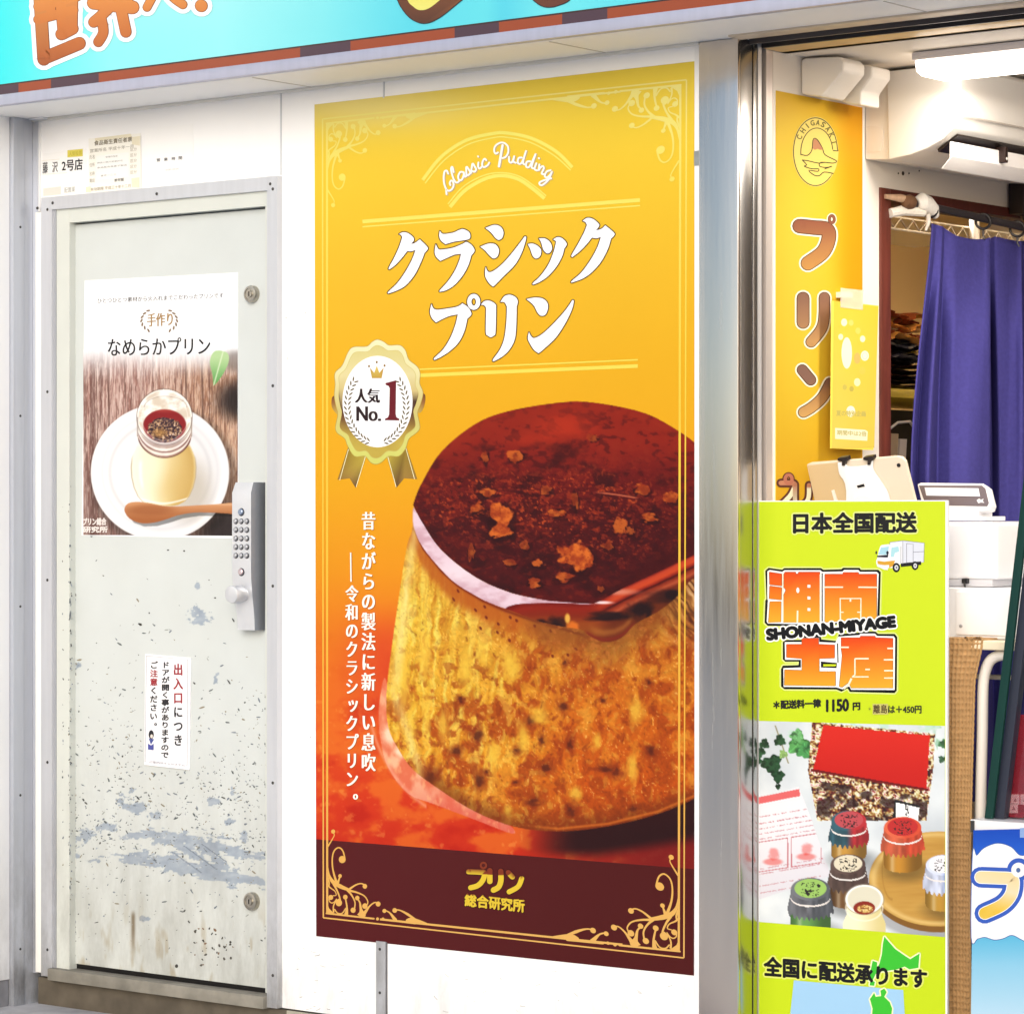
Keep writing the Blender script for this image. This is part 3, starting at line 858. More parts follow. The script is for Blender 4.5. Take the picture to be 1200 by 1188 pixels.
p.poly([(198, 882), (226, 900), (252, 884), (250, 944), (198, 938)], (84, 90, 176), dh=1e-5)
p.text('ご案内サインシステム', (214, 1064), (540, 1096), (214, 1040), (150, 150, 168))
p.build('printed_text', t, smooth=False)

# ------------------------------------------------------------------ poster of a jar on the door
T_ = sheet('jar_poster', 'paper poster of a pudding jar and wooden spoon taped on the door', 'poster', DPP, [(99.5, 329.5), (279, 320), (279.5, 631.5), (96, 628)], (246, 248, 252), th=.0008)
def jar(px, py):
    g = fbm(px / 1.7, py / 34, 3, 4); g2 = fbm(px / 9, py / 200, 6, 3)
    right = ss(150, 260, px)
    wood = mix(mix((164, 118, 108), (222, 194, 184), ss(.25, .75, g)), mix((162, 114, 88), (220, 182, 154), ss(.25, .75, g)), right)
    wood = mix(wood, (104, 70, 64), ss(.56, .75, g2) * .6)
    pl_ = np.abs(((px - 98 - (py - 500) * .015) % 33) - 16) < .7
    wood = mix(wood, (96, 66, 58), pl_ * .55); g3 = fbm(px / .9, py / 9, 17, 3)
    wood = mix(wood, (112, 76, 68), ss(.56, .72, g3) * .5); wood = mix(wood, (236, 216, 206), ss(.44, .30, g3) * .45)
    wood = mix(wood, (84, 62, 60), .35 * ss(540, 640, py))
    for x, w in ((219, 1.2), (238, 1.4), (128, .9)):
        wood = mix(wood, (92, 64, 56), np.exp(-((px - x - (py - 500) * .02) / w) ** 2) * .6)
    wood = mix(wood, (30, 26, 28), blob(px, py, 282, 470, 26, 22, .6) * .85)
    wood = mix(wood, (44, 38, 40), blob(px, py, 272, 625, 34, 28, .5) * .9)
    c = mix((243, 246, 252), wood, ss(405, 452, py + 8 * (fbm(px / 20, py / 20, 8) - .5)))
    # leaf in the corner
    c = mix(c, (120, 110, 104), blob(px, py, 276, 424, 14, 12, .5) * .6)
    lf = pipa(px, py, spline([(246, 424), (252, 412), (266, 414), (268, 424), (262, 438), (255, 448), (250, 453, 1), (249, 440)], True, 5).tolist())
    c = mix(c, mix(mix((190, 222, 164), (112, 176, 100), ss(416, 452, py)), (226, 240, 206), np.exp(-((px - 251 - (450 - py) * .28) / .9) ** 2) * .8), lf)
    # plate
    d = np.sqrt(((px - 187.5) / 81.5) ** 2 + ((py - 554) / 80) ** 2)
    sh = ss(1.12, .98, np.sqrt(((px - 192) / 82) ** 2 + ((py - 560) / 80) ** 2))
    c = mix(c, c * .55, sh * .7)
    pl = mix((242, 242, 244), (222, 222, 226), ss(120, 260, px) * .6 + .3 * ss(580, 630, py))
    pl = mix(pl, (208, 208, 212), np.exp(-((d - .72) / .03) ** 2) * .5)
    pl = mix(pl, (250, 250, 252), np.exp(-((d - .93) / .04) ** 2))
    pl = mix(pl, (214, 214, 220), np.exp(-((d - .83) / .02) ** 2) * .35)
    pl = mix(pl, (196, 186, 170), blob(px, py, 222, 575, 24, 34, .6) * .7)
    c = mix(c, pl, 1 - ss(.985, 1.005, d))
    # jar body
    half = np.interp(py, [522, 530, 537, 548, 560, 572, 582, 588, 592, 594], [31, 34.5, 37, 38, 37.3, 34.5, 30, 25, 18, 10])
    bx = (px - 191.8) / half
    bc = ramp(bx + .0 * py, [(-1, (250, 246, 226)), (-.5, (248, 240, 208)), (.1, (240, 222, 168)), (.6, (226, 194, 124)), (.9, (214, 178, 104)), (1, (236, 216, 160))])
    bc = mix(bc, (222, 186, 112), .5 * blob(px, py, 212, 572, 22, 20, .9)); bc = mix(bc, (250, 242, 214), blob(px, py, 176, 545, 14, 26, .8) * .7)
    bc = mix(bc, (250, 250, 246), np.exp(-((py - 590.5 + 6 * bx ** 2) / 1.3) ** 2) * .8)
    body = ss(1.02, .97, np.abs(bx)) * ss(518, 526, py) * ss(595, 592, py)
    body = body * np.where(bx < -.3, .8 + .2 * ss(-1.02, -.55, bx), 1)
    c = mix(c, bc, body)
    c = mix(c, (196, 176, 138), np.exp(-((np.abs(bx) - 1.0) / .022) ** 2) * ss(530, 545, py) * ss(594, 588, py) * .75)
    c = mix(c, (255, 254, 248), np.exp(-((bx + .72) / .06) ** 2) * ss(536, 545, py) * ss(580, 566, py) * .7)
    # neck of clear glass
    n1 = np.sqrt(((px - 192.8) / 32) ** 2 + ((py - 489) / 32) ** 2)
    lowr = np.sqrt(((px - 192.8) / 32.5) ** 2 + ((py - 506) / 30) ** 2)
    neck = ((np.abs(px - 192.8) < 32.3) & (py > 489) & (lowr < 1)) | (n1 < 1) | ((np.abs(px - 192.8) < 32.3) & (py > 489) & (py < 507))
    nc = mix((222, 208, 190), (246, 243, 238), ss(.3, .7, fbm(px / 9, py / 7, 31)))
    nc = mix(nc, (196, 150, 132), .5 * ss(512, 534, py) * fbm(px / 10, py / 3, 33))
    nc = mix(nc, (110, 62, 66), blob(px, py, 193, 517, 25, 8, .6) * .55)
    c = mix(c, nc, neck * 1.0)
    for k, (y, col, w) in enumerate(((494, (252, 252, 252), .03), (497, (200, 186, 172), .02), (501, (252, 250, 248), .03), (504.5, (120, 66, 66), .022), (508, (244, 238, 230), .035), (512, (150, 96, 88), .02), (506.5, (90, 46, 44), .02))):
        yy = [492, 495, 498, 501, 504, 506, 507.5][k]
        e = np.sqrt(((px - 192.8) / 32.3) ** 2 + ((py - yy) / 30) ** 2)
        c = mix(c, col, np.exp(-((e - 1 + .02) / w) ** 2) * ss(yy + 4, yy + 12, py) * .85)
    e = np.sqrt(((px - 193) / 25.5) ** 2 + ((py - 499) / 19) ** 2)
    cara = mix((150, 36, 40), (196, 84, 72), ss(486, 478, py))
    c = mix(c, cara, 1 - ss(.95, 1.03, e))
    crumb = (1 - ss(.9, 1.0, np.sqrt(((px - 193) / 21) ** 2 + ((py - 504) / 15) ** 2) + .25 * (fbm(px / 3, py / 3, 40) - .5)))
    cc = ramp(vn(px / 1.7, py / 1.7, 44) * .6 + vn(px / .9, py / .9, 47) * .4, [(.2, (44, 30, 38)), (.42, (84, 60, 70)), (.55, (120, 90, 80)), (.7, (196, 150, 104)), (.85, (230, 210, 200))])
    cc = mix(cc, (214, 160, 84), blob(px, py, 187, 508, 8, 5, .5) * .6)
    c = mix(c, cc, crumb)
    c = mix(c, (250, 248, 244), np.exp(-((np.sqrt(((px - 193) / 27) ** 2 + ((py - 490) / 27) ** 2) - 1) / .02) ** 2) * .5)
    rim = np.exp(-((n1 - .975) / .022) ** 2)
    c = mix(c, (252, 252, 250), rim * .75); c = mix(c, (126, 112, 104), np.exp(-((n1 - 1.02) / .016) ** 2) * .75)
    c = mix(c, (150, 132, 122), np.exp(-((np.abs(px - 192.8) - 31.6) / .8) ** 2) * (py > 489) * (py < 512) * .7)
    c = mix(c, (120, 104, 98), np.exp(-((np.sqrt(((px - 194) / 25) ** 2 + ((py - 478) / 13) ** 2) - 1) / .03) ** 2) * (py < 478) * .35)
    # spoon
    sp = [(146, 596), (150, 590.5), (160, 588.5), (175, 590), (190, 593), (205, 594), (225, 593), (250, 591.5), (282, 590), (282, 602), (255, 601.5), (230, 601), (210, 604), (195, 609), (180, 613), (165, 613.5), (153, 609), (147, 602)]
    c = mix(c, c * .66, pipa(px, py, [(x + 4, y + 4) for x, y in sp]))
    sc = mix((222, 160, 112), (180, 108, 62), ss(588, 612, py + 4 * (fbm(px / 30, py / 2, 50) - .5)))
    sc = mix(sc, (170, 100, 58), blob(px, py, 176, 598, 26, 6, .5) * .7)
    sc = mix(sc, (240, 190, 146), np.exp(-((py - 591 - (px - 200) * .01) / 1.2) ** 2) * ss(170, 210, px) * .7)
    c = mix(c, sc, pipa(px, py, [tuple(q) for q in spline(sp, True, 4)]))
    return c
p = Print(DPP, .0011)
u0, _ = DPP.uv(98, 500); u1, v1 = DPP.uv(279.0, 402); _, v0 = DPP.uv(97, 627.4)
picture(p, (u0, u1, v0, v1), .0016, jar)
p.build('pudding_photo', T_)
p = Print(DPP, .0014); p.tf = zt(90, 310, 6)
p.text('ひとつひとつ素材から火入れまでこだわったプリンです', (148, 276), (1034, 238), (148, 242), (58, 56, 60))
p.text('手作り', (498, 442), (676, 432), (498, 350), (184, 150, 104), dx=2.2)
p.text('なめらかプリン', (222, 646), (940, 636), (222, 524), (32, 30, 34), dx=1.6)
for sx in (-1, 1):
    for i in range(7):
        a = math.radians(-52 + i * 17.5) if sx > 0 else math.radians(180 + 52 - i * 17.5)
        x, y = 582 + 125 * math.cos(a), 398 + 88 * math.sin(a)
        p.ell(x, y, 15, 6.5, (150, 128, 106), rot=a + sx * (1.1), dh=i * 3e-6)
p.tf = zt(90, 420, 5.4)
p.text('プリン総合', (42, 1058), (188, 1056), (42, 1014), (236, 228, 224), 2.0); p.text('研究所', (42, 1104), (196, 1104), (42, 1066), (238, 232, 228), 1.8)
p.build('lettering', T_, smooth=False)
# ------------------------------------------------------------------ the big pudding poster
PC = [(369, 123.5), (817, 72.5), (813.7, 1143.2), (371, 1097)]
P_ = sheet('pudding_poster', 'tall yellow and red poster of a caramel pudding between door and steel pillar', 'poster', FAC, PC, (250, 250, 250), th=.0010)
hP = .0014
def ground_col(px, py):
    yy = py + (px - 590) * .05
    c = ramp(yy, [(80, (255, 226, 84)), (150, (255, 220, 66)), (230, (255, 211, 54)), (330, (253, 199, 44)), (430, (251, 190, 34)), (560, (249, 180, 26)), (660, (246, 158, 24)), (760, (240, 118, 26)), (850, (232, 82, 24)), (930, (222, 58, 22)), (1010, (206, 44, 20))])
    c = mix(c, (255, 244, 190), .55 * np.exp(-(((px - 430) / 140) ** 2 + ((py - 125) / 30) ** 2)))  # pale glare near the upper left corner, painted into the ink
    k = ss(700, 880, yy)
    n = fbm(px / 38, py / 30, 3, 5); n2 = fbm(px / 9, py / 8, 7, 4)
    c = mix(c, (250, 140, 40), k * ss(.52, .72, n) * .55)
    c = mix(c, (190, 26, 12), k * ss(.50, .30, n) * .6)
    c = mix(c, (255, 176, 84), k * ss(.66, .80, n2) * .35)
    c = mix(c, (228, 70, 34), .7 * blob(px, py, 455, 770, 40, 70, .8) * ss(690, 760, py))
    return c
TOPX, TOPY, TA, TB = 672, 590, 189, 118
rim_in = [(484, 592), (495, 614), (517, 645), (556, 676), (595, 694), (634, 703), (660, 707), (690, 708), (702, 705), (730, 690), (760, 676), (794, 660), (818, 648), (860, 620)]
top_out = [(484, 592), (493, 569), (517, 530), (556, 498), (595, 482.5), (654, 472.5), (693, 472), (752, 483.5), (791, 503), (820, 524), (860, 560)]
top_poly = spline(top_out, False, 5).tolist() + spline(rim_in, False, 5).tolist()[::-1]
cres = spline([(484.5, 594), (495, 613), (517, 645), (556, 676), (595, 694), (634, 703), (660, 706), (697, 708.5)], False, 4).tolist() + spline([(697, 709), (650, 707), (610, 708), (596, 711), (591, 713), (577, 708), (564, 702), (536, 685.5), (517, 668), (495, 641), (485, 618), (484, 600)], False, 4).tolist()
side_l = [(484, 598), (483, 622), (477, 640), (469, 690), (460, 752), (453, 812), (455, 852), (468, 880), (485, 903), (516, 926), (556, 951), (603, 969), (654, 974.5), (712, 968.5), (771, 954), (820, 933), (860, 910)]
side_poly = spline(side_l, False, 4).tolist() + [(860, 560), (700, 600)]
drip_poly = spline([(591, 713), (598, 708), (612, 705), (640, 704), (680, 706), (702, 704), (730, 689), (760, 675), (794, 659), (818, 647), (840, 634), (840, 654), (818, 674), (806, 684), (795, 698), (780, 711), (766, 720), (752, 727), (742, 734), (728, 748), (708, 753), (690, 745), (680, 738), (660, 735), (630, 728), (604, 718)], True, 4).tolist()
FLK = [(588, 603, 14, 15, 1), (586, 624, 13, 8, 2), (674, 651, 16, 15, 3), (604, 535, 9, 6, 4), (673, 585, 4, 10, 5), (726, 617, 8, 8, 6), (786, 583, 8, 6, 7), (752, 574, 8, 5, 8), (630, 660, 8, 5, 9), (660, 677, 12, 5, 10), (625, 683, 8, 5, 11), (572, 578, 9, 5, 12), (560, 596, 8, 6, 13), (551, 647, 4, 9, 14), (694, 513, 6, 4, 15), (760, 607, 9, 5, 16), (652, 602, 10, 5, 17), (712, 640, 7, 5, 18), (738, 622, 5, 4, 19), (568, 535, 4, 7, 20), (616, 640, 5, 5, 21), (704, 690, 4, 3, 22), (640, 575, 7, 4, 23), (598, 660, 6, 4, 24)]
def pudding(px, py):
    c = ground_col(px, py)
    # shade under the pudding and the darker right foot
    c = mix(c, (120, 24, 24), ss(600, 780, px) * ss(955, 985, py) * .85)
    c = mix(c, (40, 12, 16), ss(600, 680, px) * ss(1012, 992, py + np.maximum(0, px - 700) * .16) * ss(870, 890, py) * .95)
    # syrup pool at the left foot
    pool = pipa(px, py, spline([(450, 795), (444, 830), (446, 868), (455, 900), (478, 930), (510, 943), (560, 962), (600, 977), (598, 968), (560, 948), (520, 925), (488, 900), (470, 875), (457, 845), (455, 810)], True, 4).tolist())
    pc = mix((238, 120, 84), (250, 190, 150), ss(.35, .75, fbm(px / 14, py / 22, 61)))
    pc = mix(pc, (226, 96, 84), ss(900, 960, py) * .6)
    pc = mix(pc, (255, 200, 140), ss(.55, .75, fbm(px / 5, py / 9, 60)) * .4)
    pe = fbm(px / 9, py / 9, 62)
    c = mix(c, pc, pool)
    c = mix(c, (255, 226, 196), blob(px, py, 456, 862, 9, 12, .6, .5, 63) * .9 + blob(px, py, 470, 880, 6, 9, .6, .5, 64) * .9)
    c = mix(c, (250, 170, 140), np.exp(-((np.hypot((px - 560) / 1.0, (py - 800) / 1.25) - 131) / 2.0) ** 2) * (px < 500) * (py > 850) * .6)
    # ---- the side
    sm = pipa(px, py, side_poly)
    ly = (py - 640) / 330
    wpx = px + 10 * (fbm(px / 16, py / 16, 70) - .5); wpy = py + 14 * (fbm(px / 16, py / 16, 72) - .5)
    L = ss(-.05, 1, (px - 460) / 260 + .5 * (fbm(px / 50, py / 60, 69) - .5))
    base = mix(ramp(ly, [(0, (226, 168, 50)), (.2, (240, 196, 62)), (.5, (244, 200, 54)), (.75, (240, 170, 40)), (1, (214, 120, 30))]), ramp(ly, [(0, (190, 112, 34)), (.3, (206, 120, 34)), (.6, (212, 104, 20)), (.85, (202, 84, 14)), (1, (170, 68, 14))]), L)
    st = fbm(wpx / 5 + py / 70, py / 60, 71, 3)                       # drips running down
    leftk = ss(.75, .1, L)
    base = mix(base, (252, 228, 104), leftk * ss(.52, .70, st) * .8)
    base = mix(base, (206, 128, 26), leftk * ss(.46, .28, st) * .6)
    blt = fbm(wpx / 17, wpy / 21, 76, 5)
    lowk = ss(.25, .75, ly + .35 * L)
    base = mix(base, (178, 72, 14), ss(.53, .68, blt) * lowk * .85)
    base = mix(base, (246, 176, 52), ss(.47, .33, blt) * (.25 + .35 * lowk) * (1 - .5 * L))
    b2 = fbm(wpx / 7, wpy / 9, 74, 4)
    base = mix(base, (160, 62, 14), ss(.58, .74, b2) * (.25 + .45 * lowk))
    base = mix(base, (252, 206, 84), ss(.42, .27, b2) * (.35 + .25 * lowk) * (1 - .55 * L))
    fl_ = fbm(wpx / 2.2, wpy / 2.6, 77, 3)
    base = base * (0.86 + .28 * fl_)[..., None]
    base = mix(base, (255, 224, 130), ss(.72, .84, fl_) * .5)
    base = mix(base, (120, 44, 12), ss(.26, .14, fl_) * .45)
    for x, y, rx, ry in ((722, 905, 9, 9), (710, 902, 14, 5), (668, 950, 9, 11), (622, 845, 8, 7), (762, 880, 8, 10), (706, 821, 5, 4), (660, 828, 8, 7), (742, 948, 7, 5), (560, 862, 9, 10), (535, 880, 9, 8), (505, 912, 10, 14), (562, 915, 9, 12), (604, 917, 5, 3), (640, 900, 9, 8), (662, 777, 4, 6), (668, 873, 6, 9), (570, 905, 4, 3), (635, 868, 5, 8), (606, 880, 7, 6), (624, 940, 12, 8), (540, 820, 6, 6), (760, 800, 5, 5)):
        k = blob(px, py, x, y, rx, ry, .75, .9, x % 17)
        base = mix(base, (140, 50, 16), k * .7); base = mix(base, (66, 24, 18), blob(px, py, x, y, rx * .5, ry * .5, .7, .9, x % 13) * .6)
    for x, y, rx, ry in ((632, 840, 10, 8), (577, 885, 7, 16), (613, 863, 6, 14), (746, 834, 8, 14), (742, 900, 5, 14), (675, 930, 7, 6), (700, 868, 4, 8), (595, 950, 4, 5), (600, 780, 10, 16), (482, 850, 4, 22), (500, 840, 4, 26), (520, 850, 5, 20), (474, 800, 5, 30), (498, 772, 6, 22), (545, 785, 6, 20), (565, 762, 6, 14)):
        base = mix(base, (252, 206, 70), blob(px, py, x, y, rx, ry, .8, .5, y % 19) * .75)
    # browned shoulder under the bright crescent, with rows of dark pricks
    rimy = np.interp(px, [484, 495, 517, 536, 564, 591, 625, 660, 690], [618, 641, 668, 685, 702, 714, 726, 736, 745])
    dd = py - rimy
    base = mix(base, (188, 92, 24), ss(30, 14, dd + 8 * (fbm(px / 3.2, py / 30, 86) - .5)) * ss(640, 560, px) * (.45 + .6 * fbm(px / 2.8, py / 26, 87)))
    base = mix(base, (196, 100, 26), np.exp(-(np.maximum(dd - 8, 0) / 16) ** 2) * ss(700, 660, px) * (.35 + .65 * fbm(px / 6, py / 12, 81)))
    base = mix(base, (122, 36, 14), np.exp(-((dd - 1.5) / 2.2) ** 2) * ss(700, 680, px) * .8)
    for k_, (off, per) in enumerate(((8, 9.7), (21, 13.1), (36, 17.3))):
        ph = (px / per) % 1 - .5 + .5 * (vn(np.floor(px / per) * 7.3, 0 * px, 60 + k_) - .5)
        yy_ = dd - off - 3 * (vn(np.floor(px / per) * 3.7, 0 * px, 82 + k_) - .5) * (k_ * 2.6 + .7)
        dot = np.sqrt((ph * per / 1.9) ** 2 + (yy_ / 2.1) ** 2)
        on = vn(np.floor(px / per) * 5.1, 0 * px + k_ * 7, 85) > (.4, .52, .58)[k_]
        base = mix(base, (110, 26, 16), ss(1.2, .7, dot) * on * ss(515, 535, px) * ss(690, 670, px) * .8)
    base = mix(base, (250, 232, 150), np.exp(-((px - np.interp(py, [620, 690, 812, 900], [487, 477, 461, 492])) / 6) ** 2) * .6 * (.4 + .9 * fbm(px / 3, py / 30, 88)))
    bot = np.interp(px, [q[0] for q in side_l[7:]], [q[1] for q in side_l[7:]])
    base = mix(base, (104, 40, 12), ss(26, 0, bot - py + 10 * (fbm(px / 14, py / 10, 89) - .5)) * ss(470, 520, px) * .55)
    base = mix(base, (230, 120, 40), np.exp(-((bot - py - 3) / 1.5) ** 2) * ss(600, 660, px) * .7)
    up_ = np.interp(px, [600, 630, 660, 690, 708, 728, 742, 766, 806, 830], [716, 728, 735, 745, 752, 748, 734, 720, 684, 660])
    base = mix(base, (132, 74, 30), ss(46, 2, py - up_ + 16 * (fbm(px / 12, py / 12, 93) - .5)) * ss(600, 640, px) * .62)
    base = mix(base, (206, 120, 52), ss(.58, .7, fbm(wpx / 5, wpy / 4, 94, 3)) * ss(60, 10, py - up_) * ss(620, 660, px) * .5)
    # wrinkled skin at the upper right
    wr = ss(770, 805, px) * ss(775, 720, py) * .8
    q_ = (px * .62 + py * .78); r_ = (-px * .78 + py * .62)
    rdg = np.abs(fbm((r_ + 8 * fbm(px / 20, py / 20, 90)) / 7, q_ / 40, 83, 3) - .5) * 2
    base = mix(base, ramp(rdg, [(0, (44, 22, 22)), (.12, (96, 54, 34)), (.3, (190, 130, 70)), (.6, (240, 206, 160))]), wr * .85)
    c = mix(c, base, sm)
    # ---- caramel running over the front rim
    dm = pipa(px, py, drip_poly)
    upc = np.interp(px, [591, 612, 640, 680, 702, 730, 760, 794, 818, 840], [713, 705, 704, 706, 704, 689, 675, 659, 647, 634])
    w_ = py - upc + 3 * (fbm(px / 22, py / 12, 84) - .5)
    dcl = ramp(w_, [(0, (110, 18, 14)), (8, (150, 34, 18)), (16, (138, 40, 18)), (26, (156, 70, 24)), (40, (150, 76, 26))])
    dcr = ramp(w_, [(0, (120, 20, 16)), (4, (204, 70, 40)), (9, (216, 76, 36)), (13, (150, 36, 22)), (15, (70, 14, 14)), (18, (150, 48, 26)), (23, (190, 84, 50)), (27, (120, 40, 22)), (36, (110, 44, 20))])
    dc = mix(dcl, dcr, ss(690, 722, px))
    dc = mix(dc, (232, 150, 126), blob(px, py, 722, 694, 22, 3.2, .8) * .8)
    dc = mix(dc, (250, 226, 230), blob(px, py, 706, 706.5, 11, 1.6, .7) * .95)
    dk = (blob(px, py, 714, 723, 22, 5, .6, .5, 87) + .7 * blob(px, py, 785, 700, 24, 7, .8, .6, 92) + blob(px, py, 750, 715, 13, 10, .5, .5, 86) + blob(px, py, 761, 727, 4, 9, .5) + blob(px, py, 652, 732, 10, 7, .6, .5, 91) + blob(px, py, 634, 730, 6, 4, .6) + blob(px, py, 790, 697, 8, 5, .7)).clip(0, 1)
    dc = mix(dc, (30, 14, 20), dk * .9)
    lip = np.abs(py - np.interp(px, [686, 697, 708, 720, 730, 743], [741, 747.5, 750, 748.5, 744, 732]))
    dc = mix(dc, (132, 40, 24), np.exp(-(lip / 2.6) ** 2) * ss(684, 690, px) * ss(746, 740, px) * .9)
    dc = mix(dc, (196, 120, 50), np.exp(-((lip - 8) / 4) ** 2) * ss(688, 700, px) * ss(744, 736, px) * (py < 746) * .5)
    dc = mix(dc, (236, 120, 36), blob(px, py, 671, 737, 7, 8, .5, .5, 89) * .95); dc = mix(dc, (250, 190, 80), blob(px, py, 665, 725, 3, 5.5, .4) * .95)
    c = mix(c, dc, dm)
    # ---- the caramel top
    tm = pipa(px, py, top_poly)
    tx, ty = (px - TOPX) / TA, (py - TOPY) / TB
    rr = np.sqrt(tx ** 2 + ty ** 2)
    n1 = fbm(px / 30, py / 19, 91, 5); n2 = fbm(px / 9 + n1 * 2, py / 6 + n1 * 2, 92, 4); n3 = fbm((px * .8 + py * .6) / 3.4 + 2 * n2, (py * .8 - px * .6) / 2.6 + 2 * n1, 93, 4)
    tc = ramp(ty + .3 * (n1 - .5), [(-1.0, (150, 34, 18)), (-.6, (150, 34, 20)), (-.2, (104, 18, 18)), (.25, (78, 14, 18)), (.8, (78, 14, 18)), (1.1, (96, 16, 16))])
    tc = mix(tc, (156, 38, 20), ss(.52, .75, n1) * .6 * ss(.5, -.4, ty + tx * .3))
    tc = mix(tc, (46, 8, 14), ss(.46, .26, n1) * .65)
    tc = mix(tc, (52, 8, 14), ss(.44, .28, n2) * .45)
    tc = mix(tc, (150, 42, 22), ss(.58, .74, n2) * .35)
    clu = (blob(px, py, 615, 580, 90, 26, .95) + .7 * blob(px, py, 640, 610, 110, 40, .95) + .5 * blob(px, py, 720, 610, 70, 50, .95) + .6 * blob(px, py, 535, 590, 40, 26, .95)).clip(0, 1)
    tc = mix(tc, (206, 84, 36), ss(.62, .74, n3) * clu * ss(.35, .6, n2) * .85)
    tc = mix(tc, (168, 54, 26), ss(.56, .70, fbm(px / 5, py / 3.4, 99, 3)) * clu * .6)
    tc = mix(tc, (40, 6, 12), ss(.34, .22, n3) * clu * .6)
    tc = mix(tc, (196, 52, 24), blob(px, py, 662, 500, 26, 13, .9, .5, 94) * .75 + blob(px, py, 620, 515, 20, 8, .9, .5, 95) * .4)
    tc = mix(tc, (160, 40, 22), np.exp(-((rr - .95) / .06) ** 2) * .55 * ss(.4, -.3, ty - tx * .5))
    for x, y, rx, ry, sd_ in FLK:
        k = blob(px, py, x, y, rx, ry, .12, .85, sd_)
        tc = mix(tc, (44, 6, 12), blob(px, py, x + 1.5, y + 2.5, rx * 1.08, ry * 1.1, .3, .85, sd_) * .75)
        fc = mix((232, 116, 40), (170, 62, 22), ss(.3, .7, fbm(px / 7, py / 6, sd_ + 60)))
        fc = mix(fc, (120, 34, 18), ss(.35, .2, fbm(px / 3, py / 3, sd_ + 30)) * .6)
        tc = mix(tc, fc, k * (.97 if rx > 12 else .8 if rx > 7 else .62))
    cl = np.abs(py - (577 + .0012 * (px - 690) ** 2 + .06 * (px - 690)))
    tc = mix(tc, (214, 110, 76), np.exp(-(cl / .9) ** 2) * ss(690, 712, px) * (1 - ss(742, 750, px)))
    tc = mix(tc, (60, 8, 12), ss(16, 0, np.abs(py - np.interp(px, [690, 730, 760, 794, 818], [700, 684, 668, 650, 636]))) * ss(690, 720, px) * .5)
    c = mix(c, tc, tm)
    cm = pipa(px, py, cres)
    hc = mix((232, 206, 220), (206, 158, 172), ss(.3, .75, fbm(px / 16, py / 10, 98)) * .8)
    hc = mix(hc, (240, 224, 232), blob(px, py, 540, 672, 40, 12, .8) * .6)
    c = mix(c, hc, cm)
    return c
p = Print(FAC, hP)
TL = FAC.uv(369, 123.5); BR = FAC.uv(814.5, 1143)
# the sheet's ink: one fine sheet of colour points over the photograph, a coarse one over the plain field
def warp_grid(pr, fn, ys, nx, ny, h):
    """grid between the poster's (slightly leaning) edges from relative height ys[0] to ys[1]"""
    T, S_ = np.meshgrid(np.linspace(ys[0], ys[1], ny), np.linspace(0, 1, nx), indexing='ij')
    q = [np.array(FAC.hit(*c)) for c in PC]
    Pg = ((q[0][None, None] * (1 - S_[..., None]) + q[1][None, None] * S_[..., None]) * (1 - T[..., None]) + (q[3][None, None] * (1 - S_[..., None]) + q[2][None, None] * S_[..., None]) * T[..., None])
    Pg = Pg + FAC.n * h
    px, py = project(Pg)
    pr.surfgrid(Pg, alb(fn(px, py), KP).reshape(-1, 3), pr.mat)
warp_grid(p, ground_col, (0, .33), 110, 90, hP)
p.build('yellow_field', P_)
p = Print(FAC, hP)
warp_grid(p, pudding, (.33, .8835), 460, 560, hP)
p.build('pudding_photo', P_)
p = Print(FAC, hP)
warp_grid(p, lambda x, y: mix((92, 24, 28), (84, 22, 22), ss(300, 800, x)), (.8835, 1.0), 12, 6, hP)
p.build('maroon_band', P_)

# gilt frame lines and corner scrolls
gilt = lambda px, py: ramp(py, [(90, (255, 244, 150)), (200, (255, 238, 110)), (400, (255, 226, 84)), (650, (255, 208, 72)), (850, (250, 186, 70)), (980, (244, 186, 92)), (1150, (240, 190, 108))])
p = Print(FAC, hP + .0003)
def loopln(c, w): 
    for i in range(4):
        a, b = np.array(c[i], float), np.array(c[(i + 1) % 4], float)
        p.stroke([a + (b - a) * t for t in np.linspace(0, 1, 24)], w, gilt, sm=False, caps=False, dh=i * 5e-6)
loopln([(378.6, 140.4), (805, 94.6), (802, 1122.4), (379.5, 1075.4)], 1.7)
def inner(a, b, w): p.stroke([np.array(a) + (np.array(b) - np.array(a)) * t for t in np.linspace(0, 1, 24)], w, gilt, sm=False, caps=False)
inner((383.8, 146), (384, 1070), 2.4); inner((797.8, 101), (796, 1114), 2.6)
